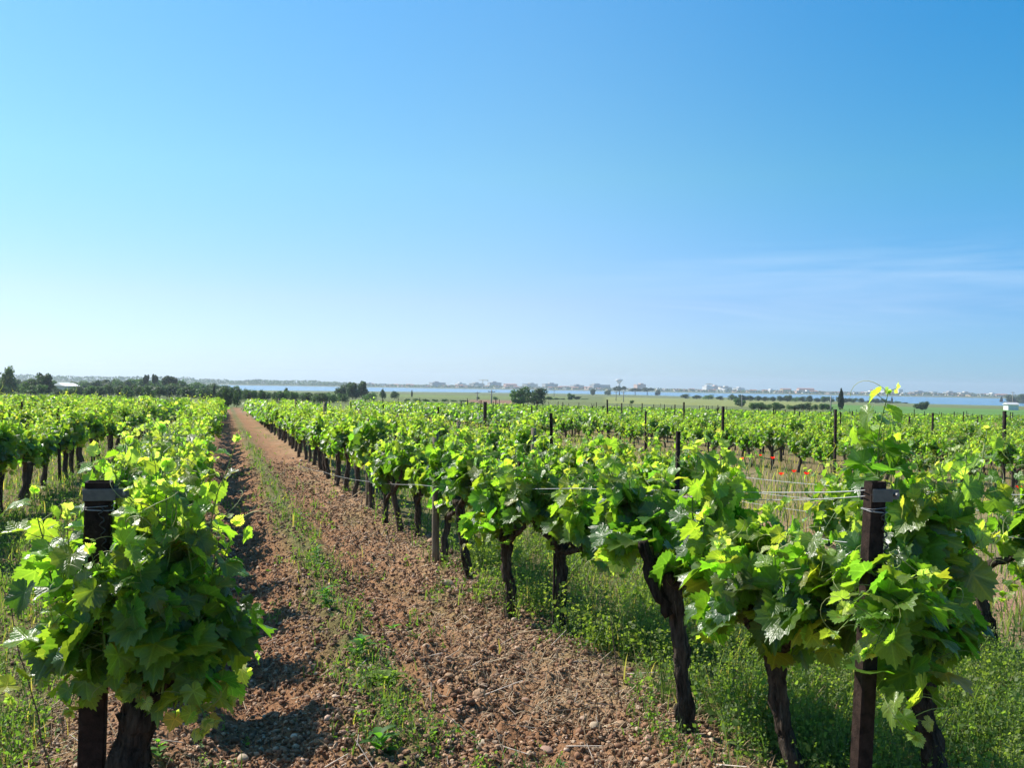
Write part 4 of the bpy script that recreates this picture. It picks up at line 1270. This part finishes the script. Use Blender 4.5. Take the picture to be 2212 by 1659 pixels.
for k, (px, py, r, c) in enumerate(big):
    gx, gy = on_ground(px, py); dd = math.hypot(gx, gy)
    v, f = fine[k % 4]
    m = MB(); rad = r * dd / PF * 0.95
    m.add(v * rad, f, None, SC[c])
    o = m.build('stone', M_STONE); o.location = (gx, gy, float(gz(gx, gy)) + rad * 0.32); o.rotation_euler = (0.15 * math.sin(k), 0.1, k * 1.7)
    far = 'by the stock of the vine leaning left' if k == 0 else None
    tag(o, 'pale stone lying at the foot of the vine that leans left' if k == 0 else {'pale': 'pale rounded stone on the stony track', 'tan': 'tan rounded stone on the stony track', 'pink': 'pinkish rounded stone on the stony track'}[c], 'stone', GS)

# broad-leaved weeds that stand out on the bare soil
def weed(label, px, py, hgt, nl, sz, seed, tone=(0.06, 0.15, 0.03)):
    gx, gy = on_ground(px, py); rg = np.random.default_rng(seed)
    st = MB(); lf = MB()
    t = thing('weed_plant', label, 'weed', (gx, gy, float(gz(gx, gy)) - 0.005), 0, 'broad-leaved weeds on the track')
    p = shoot_path((0, 0, 0), (rg.normal(0, .2), rg.normal(0, .2), 1), hgt, rg, 7)
    tube(st, p, np.linspace(0.004, 0.002, 7), 5, (0.12, 0.2, 0.05), cap=False)
    st.build('stem', M_SHOOT, t)
    for k in range(nl):
        b, d = along(p, 0.05 + 0.95 * k / nl)
        a = k * 2.4 + rg.normal(0, 0.3); o = np.array([math.cos(a), math.sin(a), rg.uniform(0.2, 1.1)]); o = nrm(o)
        s_ = nrm(np.cross(o, (0, 0, 1.0))); up = np.cross(s_, o); L = sz * rg.uniform(0.7, 1.2)
        f = np.linspace(0, 1, 6); w = np.sin(np.pi * np.clip(f, 0, 1) ** 0.8) * L * 0.2 + 0.001
        mid = b + o * (f * L)[:, None] - np.array([0, 0, 1.0]) * (f ** 2 * L * 0.35)[:, None]
        v = np.concatenate([mid - s_ * w[:, None] + up * (w * 0.4)[:, None], mid, mid + s_ * w[:, None] + up * (w * 0.4)[:, None]])
        q = [(r * 6 + i, r * 6 + i + 1, (r + 1) * 6 + i + 1, (r + 1) * 6 + i) for r in range(2) for i in range(5)]
        lf.add(v, None, q, np.array(tone) * rg.uniform(0.7, 1.3))
    lf.build('leaves', M_WEED, t)
weed('large broad-leaved green weed at the bottom of the track', 815, 1640, 0.10, 9, 0.13, 1)
weed('bright seedling alone in the right wheel track', 848, 1372, 0.05, 6, 0.07, 2, (0.09, 0.22, 0.03))
weed('green weed standing in the shadow edge at the middle strip', 770, 1440, 0.16, 16, 0.11, 3)
weed('yellowing tufted weed on the middle strip, low and spreading', 835, 1500, 0.06, 18, 0.14, 4, (0.14, 0.2, 0.04))
weed('small weed at the bottom edge right of centre', 1210, 1655, 0.05, 7, 0.06, 5)
weed('weedy shoot with a yellow-green top in front of the left-leaning stock', 1092, 1405, 0.02, 3, 0.04, 6, (0.2, 0.26, 0.04))
weed('young leafy shoot growing at the foot of the left foreground vine', 345, 1650, 0.09, 8, 0.07, 7, (0.10, 0.22, 0.03))
weed('tall green weed left of the middle strip, farther up the track', 715, 1330, 0.18, 22, 0.09, 8)
weed('feathery weed on the middle strip halfway up the near track', 690, 1235, 0.2, 22, 0.09, 9)

def dry_stem(label, px, py, tx, ty, fork=False):
    gx, gy = on_ground(px, py); lo = np.array([gx, gy, float(gz(gx, gy)) - 0.01]); e = local(tx, ty, lo)
    rg = np.random.default_rng(int(px)); m = MB()
    p = gnarl((0, 0, 0), e, 10, 0.012, rg); tube(m, p, np.linspace(0.0035, 0.0016, 10), 5, (0.12, 0.085, 0.06))
    if fork:
        tube(m, gnarl(p[6], p[6] + np.array([0.05, 0, 0.14]), 6, 0.006, rg), np.linspace(0.0022, 0.001, 6), 4, (0.13, 0.09, 0.065))
    o = m.build('dry_stem', M_STRAW); o.location = lo
    tag(o, label, 'dry stem', 'dead stems standing in the weeds')
dry_stem('long thin dead stem leaning across the left corner', 112, 1700, 5, 1270)
dry_stem('short dead stem upright on the straw, bottom centre right', 1292, 1570, 1288, 1500)
dry_stem('thin dead stem in front of the left-leaning stock', 1090, 1420, 1094, 1300)
dry_stem('tall thin dead stem left of the thickest gnarled stock', 1338, 1530, 1318, 1330)
dry_stem('forked dead stem at the foot of the rusty end post', 1935, 1700, 1900, 1330, True)
dry_stem('dead twig crossing behind the rusty end post', 1960, 1680, 2060, 1540)
dry_stem('bent dead stem between the rusty post and the right stock', 2010, 1670, 1905, 1520, True)

# poppies
def make_poppy(label, loc, h):
    t = thing('poppy', label, 'poppy', loc, random.uniform(0, 6), 'red poppies in the grass strip')
    s = MB(); tube(s, [(0, 0, 0), (0.01, 0, h * 0.5), (0.02, 0.01, h)], [0.0035, 0.003, 0.0025], 5, (0.10, 0.16, 0.05)); s.build('stem', M_SHOOT, t)
    p = MB()
    for k in range(4):
        a0 = k * math.pi / 2; v = []
        for i in range(4):
            for j in range(5):
                r = 0.010 + 0.030 * i / 3; a = a0 + (j / 4 - 0.5) * 1.9
                v.append((0.02 + r * math.cos(a), 0.01 + r * math.sin(a), h + 0.028 * (i / 3) ** 0.8 * (1 + 0.25 * math.sin(j * 2 + k)) + 0.002 * (k % 2)))
        p.add(v, None, [(i * 5 + j, i * 5 + j + 1, i * 5 + 6 + j, i * 5 + 5 + j) for i in range(3) for j in range(4)], (0.62, 0.030, 0.012))
    p.build('petals', M_PETAL, t)
    c = MB(); tube(c, [(0.02, 0.01, h - 0.004), (0.02, 0.01, h + 0.014)], [0.010, 0.007], 7, (0.02, 0.025, 0.015)); c.build('seed_head', M_SHOOT, t)
    return t
pop = [(1487, 988, 17), (1500, 992, 19), (1563, 987, 22), (1600, 992, 21), (1667, 989, 17), (1640, 985, 24), (1686, 1026, 15), (1745, 1025, 14.5), (1712, 1020, 17), (1580, 982, 26),
       (2168, 1064, 12), (2203, 1056, 12.2), (2192, 1092, 11.2), (1530, 996, 19), (1765, 990, 24)]
for k, (px, py, dep) in enumerate(pop):
    g_ = at_depth(px, py, dep); z0 = float(gz(g_[0], g_[1])); h = max(0.25, min(0.75, g_[2] - z0))
    make_poppy('red poppy at the far right beside the trellis wires' if 2100 < px else ('largest red poppy, behind the gap left of the rusty post' if k == 4 else 'small red poppy in the grass before the far block'), (g_[0], g_[1], z0), h)
for (px, py, dep) in ((1708, 1018, 12),):
    pass

# ------------------------------------------------------------------ trees
def crown_cloud(kind, seed, n):
    rg = np.random.default_rng(seed)
    blobs = []
    if kind == 'round':
        for k in range(11):
            a = rg.uniform(0, 6.28); r = rg.uniform(0.08, 0.33)
            blobs.append((r * math.cos(a), r * math.sin(a), rg.uniform(0.32, 0.80), rg.uniform(0.15, 0.26)))
    elif kind == 'bush':
        for k in range(9):
            a = rg.uniform(0, 6.28); r = rg.uniform(0.05, 0.42)
            blobs.append((r * math.cos(a), r * math.sin(a), rg.uniform(0.2, 0.7), rg.uniform(0.2, 0.32)))
    elif kind == 'umbrella':
        for k in range(10):
            a = rg.uniform(0, 6.28); r = rg.uniform(0.05, 0.42)
            blobs.append((r * math.cos(a), r * math.sin(a), rg.uniform(0.68, 0.86), rg.uniform(0.12, 0.18)))
    elif kind == 'cypress':
        for k in range(14):
            f = k / 13; blobs.append((rg.normal(0, 0.01), rg.normal(0, 0.01), 0.1 + 0.84 * f, 0.115 * (1 - f ** 2.2) * (0.75 + 0.25 * min(1, f * 5)) + 0.02))
    else:   # conifer
        for k in range(12):
            f = k / 11; a = rg.uniform(0, 6.28); r = 0.22 * (1 - f)
            blobs.append((r * math.cos(a) * 0.6, r * math.sin(a) * 0.6, 0.15 + 0.8 * f, 0.22 * (1 - f) + 0.05))
    blobs = np.array(blobs)
    pick = rg.choice(len(blobs), n, p=blobs[:, 3] ** 2 / (blobs[:, 3] ** 2).sum())
    d = nrm(rg.normal(0, 1, (n, 3))); rr = blobs[pick, 3] * rg.uniform(0.55, 1.08, n)
    if kind == 'cypress': d[:, 2] *= 1.3
    p = blobs[pick, :3] + d * rr[:, None]
    lo, hi = p.min(0), p.max(0)
    p[:, :2] = (p[:, :2] - (lo + hi)[:2] / 2) / max(hi[0] - lo[0], hi[1] - lo[1])
    z0 = {'round': 0.03, 'bush': 0.02, 'umbrella': 0.5, 'cypress': 0.02}.get(kind, 0.06)
    p[:, 2] = z0 + (p[:, 2] - lo[2]) / (hi[2] - lo[2]) * (1 - z0)
    return p, d, rg, rg.uniform(0.75, 1.25, len(blobs))[pick]

def tree_meshes(kind, seed, tone, n=900):
    p, d, rg, vt = crown_cloud(kind, seed, n)
    s = {'cypress': 0.085, 'umbrella': 0.040}.get(kind, 0.046) * rg.uniform(0.6, 1.5, n)
    N = nrm(d + rg.normal(0, 0.5, (n, 3))); T = nrm(np.cross(N, rg.normal(0, 1, (n, 3)))); B = np.cross(N, T)
    v = np.stack([p - T * s[:, None], p + B * (s * 0.7)[:, None], p + T * s[:, None], p - B * (s * 0.7)[:, None]], 1).reshape(-1, 3)
    c = np.array(tone) * (vt * rg.uniform(0.7, 1.3, n))[:, None]
    cm = MB(); cm.add(v, None, (np.arange(n) * 4)[:, None] + np.arange(4)[None], np.repeat(c, 4, 0))
    tm = MB(); top = {'umbrella': 0.72, 'cypress': 0.5, 'bush': 0.35}.get(kind, 0.5)
    tube(tm, gnarl((0, 0, -0.06), (0, 0, top), 8, 0.012, rg), np.linspace(0.035, 0.015, 8), 7, (0.09, 0.07, 0.055))
    for k in range(5 if kind != 'cypress' else 0):
        a = k * 1.26 + rg.uniform(-0.3, 0.3); z = top * rg.uniform(0.6, 0.95)
        tube(tm, [(0, 0, z), (0.1 * math.cos(a), 0.1 * math.sin(a), z + 0.1), (0.2 * math.cos(a), 0.2 * math.sin(a), z + (0.1 if kind == 'umbrella' else 0.22))], [0.014, 0.01, 0.005], 5, (0.09, 0.07, 0.055))
    return cm.mesh('crown', M_TREE), tm.mesh('trunk', M_TRUNK)

T_MID, T_DARK, T_PINE, T_CYP, T_PALE = (0.060, 0.118, 0.036), (0.045, 0.078, 0.032), (0.030, 0.052, 0.022), (0.022, 0.036, 0.018), (0.085, 0.125, 0.06)
TM = {}
for kind, reps, ton in (('round', 3, T_MID), ('dark', 3, T_DARK), ('bush', 4, T_MID), ('darkbush', 2, T_DARK), ('umbrella', 2, T_PINE), ('cypress', 2, T_CYP), ('conifer', 2, T_DARK), ('pale', 2, T_PALE)):
    base = {'dark': 'round', 'darkbush': 'bush', 'pale': 'round'}.get(kind, kind)
    TM[kind] = [tree_meshes(base, hash(kind) % 97 * 0 + 7 * k + len(kind), ton, 2200 if kind in ('round', 'dark', 'cypress', 'umbrella') else 1200) for k in range(reps)]

def dist_for(px, py):
    lo, hi = 100.0, 1150.0
    d = ray(px, py)
    f = lambda D: macro(d[0] * D, d[1] * D) - (EYE + d[2] * D)
    ds = np.linspace(lo, hi, 400)
    s = np.array([f(D) for D in ds])
    k = np.where(s > 0)[0]
    return float(ds[k[0]]) if len(k) else hi

rgt = np.random.default_rng(404)
def tree(kind, px, top, width, label, group=None, base=None, dist=None, name=None):
    D = dist_for(px, base) if dist is None else dist
    d = ray(px, top); x, y = d[0] * D, d[1] * D
    z = float(macro(x, y)); H = EYE + d[2] * D - z
    W = width * D / PF
    nm = name or {'bush': 'bush', 'darkbush': 'bush', 'umbrella': 'pine_tree', 'cypress': 'cypress_tree', 'conifer': 'conifer_tree'}.get(kind, 'tree')
    t = thing(nm, label, 'bush' if nm == 'bush' else 'tree', (x, y, z), rgt.uniform(0, 6.28), group)
    c, k = TM[kind][int(rgt.integers(0, len(TM[kind])))]
    link('crown', c, t); link('trunk', k, t)
    s = W
    t.scale = (s, s, H)
    return t

tree('round', 1122, 835, 42, 'left half of the big round pair of trees standing alone beyond the vines', 'big round trees beyond the vines', base=876)
tree('dark', 1155, 838, 52, 'right, broader half of the big round pair of trees beyond the vines', 'big round trees beyond the vines', base=875)
tree('cypress', 1817, 839.5, 13.5, 'tall dark cypress standing alone before the green fields', base=886)
tree('cypress', 2163, 857, 7, 'small dark cypress near the right edge by the lagoon', base=873)
tree('cypress', 1927, 857, 4.5, 'slim little cypress by the shore bushes', base=870)
tree('cypress', 890, 842, 4, 'slim cypress right of the small conifers, before the water', base=858)
for k, (px, top, w, base, kind) in enumerate(((741, 829, 32, 860, 'dark'), (762, 826, 34, 862, 'dark'), (784, 823.5, 32, 862, 'dark'))):
    tree(kind, px, top, w, ['left tree of the dark clump of three by the lagoon', 'middle tree of the dark clump of three by the lagoon', 'right and tallest tree of the dark clump of three'][k], 'dark clump of trees by the lagoon', base=base)
tree('conifer', 827, 838.5, 18, 'small pointed conifer right of the dark clump', base=863)
tree('darkbush', 853, 844, 26, 'dark rounded bush right of the small conifer', base=862)
tree('bush', 800, 846, 34, 'lighter green bush at the foot of the dark clump', base=866)
for k, (px, top, w) in enumerate(((1313, 842, 15), (1338, 834, 34), (1372, 838, 28), (1398, 837, 30), (1421, 842, 15), (1281, 840, 14))):
    tree('umbrella' if k in (1, 2, 3) else 'dark', px, top, w, ['small dark tree left of the pines on the shore', 'tallest pine, in front of the water tower', 'second pine of the clump on the shore', 'third pine of the clump on the shore', 'small dark tree right of the pines on the shore', 'dark tree standing apart left of the pines'][k], 'dark pines on the near shore', base=854)
tree('dark', 1992, 867, 32, 'round dark tree before the bright green field', base=886)
tree('round', 1600, 861, 28, 'rounded shrub at the left end of the hedgerow', base=878)
tree('bush', 1365, 864, 11, 'small lone bush in the field under the pines', base=873)
tree('round', 1233, 849, 17, 'small tree right of the big round pair', base=864)
tree('bush', 1070, 856, 13, 'lone bush on the grass left of the big round pair', base=864)
tree('bush', 1033, 857, 8, 'tiny bush on the grass by the water', base=863)
tree('bush', 1020, 868, 16, 'low bush at the ploughed strip', base=877)
tree('dark', 2190, 853, 34, 'bushy tree behind the white hut', base=876)
tree('dark', 2216, 851, 40, 'bushy tree cut by the right edge behind the white hut', base=877)
for px in np.linspace(1628, 1790, 12):
    tree(['bush', 'darkbush'][int(rgt.integers(0, 2))], px + rgt.normal(0, 3), 868 + rgt.uniform(0, 6), rgt.uniform(18, 28), 'bush in the hedgerow left of the tall cypress', 'bushes of the hedgerow', base=886)
for px in np.concatenate([np.linspace(1590, 1955, 24), np.linspace(1185, 1262, 6), np.linspace(2085, 2180, 6), np.linspace(1480, 1580, 5)]):
    top = np.interp(px, [1185, 1262, 1480, 1590, 1700, 1780, 1955, 2085, 2180], [856, 858, 851, 852, 853, 856, 865, 870, 868]) + rgt.uniform(-2, 4)
    base = np.interp(px, [1185, 1262, 1480, 1590, 1955, 2180], [864, 863, 861, 866, 872, 876])
    tree(['bush', 'darkbush', 'dark'][int(rgt.integers(0, 3))], px, top, rgt.uniform(14, 26), 'bush or low tree in the line along the near shore of the lagoon', 'bushes along the near shore', base=base)
for px in np.linspace(880, 1000, 7):
    tree('bush', px, 861 + rgt.uniform(-1, 4), rgt.uniform(12, 22), 'low bush in the grass between vines and water', 'low bushes before the water', base=868)
# the wooded band behind the left block
tree('pale', 20, 790, 46, 'tall loose tree at the left edge above the vines', 'wooded band behind the left block', dist=190)
tree('round', -30, 800, 50, 'tree cut by the left edge of the picture', 'wooded band behind the left block', dist=190)
tree('dark', 98, 806, 44, 'dark tree with a peaked top, left of the white roof', 'wooded band behind the left block', dist=210)
tree('darkbush', 66, 816, 40, 'dark low tree between the tall left tree and the peaked one', 'wooded band behind the left block', dist=210)
tree('umbrella', 316, 808.5, 15, 'left one of two small umbrella pines on the skyline', 'umbrella pines on the left skyline', dist=330)
tree('umbrella', 335, 807.5, 16, 'right one of two small umbrella pines on the skyline', 'umbrella pines on the left skyline', dist=330)
tree('umbrella', 364, 811, 36, 'broad dark pine on the left skyline', 'umbrella pines on the left skyline', dist=320)
prof = ([-30, 60, 110, 160, 200, 245, 280, 320, 365, 400, 440, 480, 520, 560, 620, 690, 740], [817, 818, 821, 824, 822, 818, 819, 818, 819, 822, 825, 829, 834, 838, 842, 845, 846])
for k in range(46):          # taller wood behind
    px = -30 + 520 * (k + rgt.uniform(-0.4, 0.4)) / 46
    if 118 < px < 168: continue
    top = float(np.interp(px, *prof)) + rgt.uniform(-1, 4)
    tree(['round', 'dark', 'pale', 'round'][int(rgt.integers(0, 4))], px, top, rgt.uniform(26, 46), 'taller hazy tree at the back of the wood behind the left block', 'trees beyond the end of the vines', dist=rgt.uniform(330, 430))
for k in range(60):          # scrub and low trees at the edge of the vines
    px = -20 + 780 * (k + rgt.uniform(-0.4, 0.4)) / 60
    top = float(np.interp(px, *prof)) + (11 if px < 480 else 3) + rgt.uniform(-2, 3)
    if 118 < px < 168: top = rgt.uniform(836, 840)
    tree(['bush', 'darkbush', 'bush', 'darkbush', 'darkbush', 'round'][int(rgt.integers(0, 6))], px, top, rgt.uniform(24, 48) * (1 if px < 480 else 0.8), 'leafy low tree at the front of the wood behind the left block' if px < 480 else 'leafy tree at the end of the track, before the lagoon', 'trees beyond the end of the vines', dist=rgt.uniform(165, 230))
tree('dark', 492, 838, 26, 'dark leafy tree closing the head of the stony track', dist=118)
tree('darkbush', 474, 842, 22, 'dark bush left of the tree that closes the head of the track', dist=122)
tree('darkbush', 512, 843, 24, 'dark bush right of the tree that closes the head of the track', dist=122)
tree('conifer', 618, 838, 26, 'peaked dark conifer beyond the end of the right row', dist=190)
tree('cypress', 463, 832, 7, 'small dark cypress at the head of the track', dist=170)

# ------------------------------------------------------------------ far shore: wood, town, tower, cranes
mb = MB(); rg = np.random.default_rng(71)
n = 9000
px = np.concatenate([rg.uniform(30, 760, 5200), rg.uniform(700, 2230, 3800)])
D = rg.uniform(1930, 2080, n)
u = (px - PW / 2) / PF
x = D * (math.sin(YAW) + u * math.cos(YAW)); y = D * (math.cos(YAW) - u * math.sin(YAW))
hmax = np.where(px < 760, 7.5 + 6 * (fbm(px * 0.05, px * 0, 7, 3) - 0.4), 4.5 + 4 * (fbm(px * 0.05, px * 0, 8, 3) - 0.4)) + np.where(px < 420, 3, 0)
z = WATER + 1 + rg.random(n) * hmax
s = rg.uniform(1.0, 2.2, n)
N = nrm(rg.normal(0, 1, (n, 3))); T = nrm(np.cross(N, rg.normal(0, 1, (n, 3)))); B = np.cross(N, T); p = np.stack([x, y, z], -1)
v = np.stack([p - T * s[:, None], p + B * s[:, None], p + T * s[:, None], p - B * s[:, None]], 1).reshape(-1, 3)
mb.add(v, None, (np.arange(n) * 4)[:, None] + np.arange(4)[None], np.repeat(np.array([0.045, 0.075, 0.032]) * rg.uniform(0.7, 1.3, (n, 1)), 4, 0))
tag(mb.build('shore_wood', M_TREE), 'hazy dark line of trees along the far shore of the lagoon', 'wood', kind='stuff')

CREAM, WHITE, PINK, OCHRE, GREYW = (0.62, 0.57, 0.48), (0.76, 0.75, 0.72), (0.60, 0.43, 0.35), (0.60, 0.47, 0.32), (0.42, 0.42, 0.41)
TILE, FLAT = (0.36, 0.16, 0.10), (0.45, 0.43, 0.40)
def house(name, label, px, top, wpx, D, wall, roof, pitched, group, windows=False, depth=None, cat='building'):
    d = ray(px, top); x, y = d[0] * D, d[1] * D; z = float(macro(x, y)) - 0.3
    H = max(3.2, EYE + d[2] * D - z); w = wpx * D / PF; dp = depth or min(w, 14)
    t = thing(name, label, cat, (x, y, z), -math.atan2(x, y) + rgt.uniform(0.35, 0.85), group)
    eave = H * (0.86 if H > 7 else 0.74) if pitched else H - 0.5
    m = MB(); boxmesh(m, (-w / 2, -dp / 2, 0), (w / 2, dp / 2, eave), wall)
    if not pitched and w > 14:   # stepped upper storey and stair head
        k = rgt.uniform(-0.25, 0.25) * w
        boxmesh(m, (k - w * 0.16, -dp * 0.3, eave + 0.4), (k + w * 0.16, dp * 0.3, eave + 2.6), wall)
    m.build('wall', M_PLASTER, t, smooth=False)
    r = MB()
    if pitched:
        o = 0.4
        v = [(-w / 2 - o, -dp / 2 - o, eave), (w / 2 + o, -dp / 2 - o, eave), (w / 2 + o, dp / 2 + o, eave), (-w / 2 - o, dp / 2 + o, eave), (-w / 2 - o, 0, H), (w / 2 + o, 0, H)]
        r.add(v, [(0, 4, 3), (1, 2, 5)], [(0, 1, 5, 4), (2, 3, 4, 5), (0, 3, 2, 1)], roof)
    else:
        boxmesh(r, (-w / 2 - 0.3, -dp / 2 - 0.3, eave + 0.003), (w / 2 + 0.3, dp / 2 + 0.3, eave + 0.4), roof)
    r.build('roof', M_ROOF, t, smooth=False)
    return t
GT = 'town buildings across the lagoon'
flats = [(945, 826, 33, GREYW, 0), (995, 828, 20, WHITE, 0), (1030, 828, 32, CREAM, 0), (1068, 826, 27, GREYW, 0), (1102, 829, 27, PINK, 1), (1145, 829, 34, CREAM, 0), (1188, 829, 32, GREYW, 0), (1219, 834, 25, WHITE, 1),
         (1247, 832, 27, GREYW, 0), (1296, 831, 46, GREYW, 0), (1382, 830, 22, PINK, 0), (1530, 834, 22, WHITE, 0), (1548, 834, 20, PINK, 0), (1566, 836, 26, CREAM, 0), (1596, 838, 22, WHITE, 0), (1697, 839, 20, OCHRE, 1),
         (1740, 838.5, 34, PINK, 1), (1888, 841, 12, OCHRE, 1), (1910, 843, 14, WHITE, 0), (1928, 841, 13, WHITE, 0), (1942, 841, 11, WHITE, 0), (1985, 846, 44, GREYW, 0), (2016, 846, 12, WHITE, 0), (2055, 847, 32, GREYW, 0), (2085, 848, 30, CREAM, 0), (2130, 850, 24, WHITE, 1), (2165, 851, 20, CREAM, 1)]
for k, (px, top, w, c, pit) in enumerate(flats):
    nm = {WHITE: 'white', CREAM: 'cream', PINK: 'pinkish', OCHRE: 'ochre', GREYW: 'grey'}[c]
    house('apartment_building' if not pit else 'house', '%s %s of the town on the far shore' % (nm, 'flat-roofed apartment block' if not pit else 'tile-roofed house'), px, top, w, 2120 + rgt.uniform(-40, 60), c, FLAT if not pit else TILE, bool(pit), GT)
for k in range(96):
    px = 745 + 1470 * (k + rgt.uniform(-0.4, 0.4)) / 96
    hz = 828 + 0.0166 * (px - PW / 2)
    c = [WHITE, CREAM, PINK, OCHRE, WHITE, GREYW][int(rgt.integers(0, 6))]
    nm = {WHITE: 'white', CREAM: 'cream', PINK: 'pinkish', OCHRE: 'ochre', GREYW: 'grey'}[c]
    pit = rgt.random() < 0.65
    house('house', 'small %s %s house low on the far shore' % (nm, 'tile-roofed' if pit else 'flat-roofed'), px, hz + rgt.uniform(4.5, 9.5), rgt.uniform(8, 19), 1985 + rgt.uniform(0, 90), c, TILE if pit else FLAT, pit, 'small houses across the lagoon', windows=False)
# white farm roof behind the left block, white hut at the right
house('farm_shed', 'long white-roofed shed among the trees behind the left block', 142, 828.5, 28, 300, (0.5, 0.5, 0.48), (0.78, 0.78, 0.78), True, None, windows=False, depth=9)
house('hut', 'small white hut at the right edge beyond the vines', 2184, 873, 24, dist_for(2184, 886), (0.74, 0.74, 0.73), (0.55, 0.55, 0.56), True, None, depth=3)

def water_tower():
    D = 2150.0; d = ray(1337.5, 818); x, y = d[0] * D, d[1] * D; z = float(macro(x, y)); H = EYE + d[2] * D - z
    t = thing('water_tower', 'pale mushroom-shaped water tower above the town', 'water tower', (x, y, z))
    s = MB(); tube(s, [(0, 0, 0), (0, 0, H * 0.45), (0, 0, H * 0.62)], [3.1, 2.5, 2.6], 16, WHITE); s.build('shaft', M_PLASTER, t)
    b = MB(); tube(b, [(0, 0, H * 0.58), (0, 0, H * 0.70), (0, 0, H * 0.82), (0, 0, H * 0.92), (0, 0, H * 0.925)], [2.8, 4.2, 7.2, 8.0, 7.4], 20, WHITE); b.build('tank', M_PLASTER, t)
    r = MB(); tube(r, [(0, 0, H * 0.925), (0, 0, H * 0.95), (0, 0, H)], [6.4, 5.6, 1.0], 16, GREYW); r.build('cap', M_PLASTER, t)
water_tower()
def crane(px, top, arm_l, arm_r, label):
    D = 2200.0; d = ray(px, top); x, y = d[0] * D, d[1] * D; z = float(macro(x, y)); H = EYE + d[2] * D - z
    t = thing('tower_crane', label, 'crane', (x, y, z), -math.atan2(x, y))
    def lattice(a, b, w, name):
        a, b = np.array(a, float), np.array(b, float); m = MB(); L = np.linalg.norm(b - a); dr = (b - a) / L
        up = np.array([0, 0, 1.0]) if abs(dr[2]) < 0.5 else np.array([1.0, 0, 0]); sd = np.cross(dr, up); up = np.cross(sd, dr)
        cs = [sd * w + up * w, -sd * w + up * w, -sd * w - up * w, sd * w - up * w]
        for c in cs: sticks(m, [a + c], [b + c], 0.28, 0.28, (0.5, 0.42, 0.2))
        k = int(L / (2.4 * w)) + 1
        for i in range(k):
            for j in range(4): sticks(m, [a + dr * L * i / k + cs[j]], [a + dr * L * (i + 1) / k + cs[(j + 1) % 4]], 0.14, 0.14, (0.5, 0.42, 0.2))
        m.build(name, M_RUST if False else M_PLASTER, t, smooth=False)
    lattice((0, 0, 0), (0, 0, H), 0.8, 'mast'); lattice((-arm_l, 0, H * 0.9), (arm_r, 0, H * 0.93), 0.6, 'jib')
    c = MB(); boxmesh(c, (arm_r * 0.75, -1, H * 0.9 - 2.5), (arm_r * 0.98, 1, H * 0.9), GREYW); c.build('counterweight', M_PLASTER, t, smooth=False)
crane(1043, 819.5, 9, 12, 'tower crane over the town, left of centre')
crane(1533, 828, 9, 6, 'smaller tower crane over the white and pink blocks')

def pole(px, top, base, label, arm=True):
    D = dist_for(px, base); d = ray(px, top); x, y = d[0] * D, d[1] * D; z = float(macro(x, y)); H = EYE + d[2] * D - z
    t = thing('utility_pole', label, 'utility pole', (x, y, z), -math.atan2(x, y), 'utility poles across the plain')
    m = MB(); tube(m, [(0, 0, -0.5), (0, 0, H)], [0.16, 0.11], 8, (0.30, 0.28, 0.25)); m.build('pole', M_WOOD, t)
    m = MB(); boxmesh(m, (-0.7, -0.19, H - 0.45), (0.7, -0.115, H - 0.33), (0.2, 0.19, 0.18))
    m.build('crossarm', M_WOOD, t, smooth=False)
    for sx in (-0.6, 0, 0.6):
        q = MB(); tube(q, [(sx, -0.15, H - 0.33), (sx, -0.15, H - 0.15)], [0.05, 0.035], 6, (0.5, 0.5, 0.48)); q.build('insulator', M_PLASTER, t)
for px, top, base, lb in ((1031, 846, 866, 'utility pole before the water, left of the round pair of trees'), (1062, 842, 876, 'taller utility pole left of the round pair of trees'), (1331, 845, 866, 'utility pole before the pines, left one'), (1347, 845, 869, 'utility pole before the pines, right one'),
                          (1603, 852, 880, 'utility pole by the rounded shrub'), (1795, 855, 890, 'utility pole just left of the tall cypress'), (2002, 850, 870, 'utility pole by the round dark tree, against the lagoon'), (2188, 846, 886, 'utility pole by the white hut'), (1197, 842, 858, 'utility pole right of the round pair of trees')):
    pole(px, top, base, lb)

# ------------------------------------------------------------------ haze
def haze():
    m, n, l, o = mat('haze')
    v = n.new('ShaderNodeVolumePrincipled')
    v.inputs['Color'].default_value = (0.75, 0.87, 0.99, 1)
    v.inputs['Density'].default_value = 0.0002
    v.inputs['Anisotropy'].default_value = 0.3
    l.new(v.outputs[0], o.inputs['Volume'])
    lo, hi = (-4400, -4400, -18), (4400, 4400, 40)
    mb = MB(); boxmesh(mb, lo, hi)
    tag(mb.build('haze', m, smooth=False), kind='stuff')
haze()
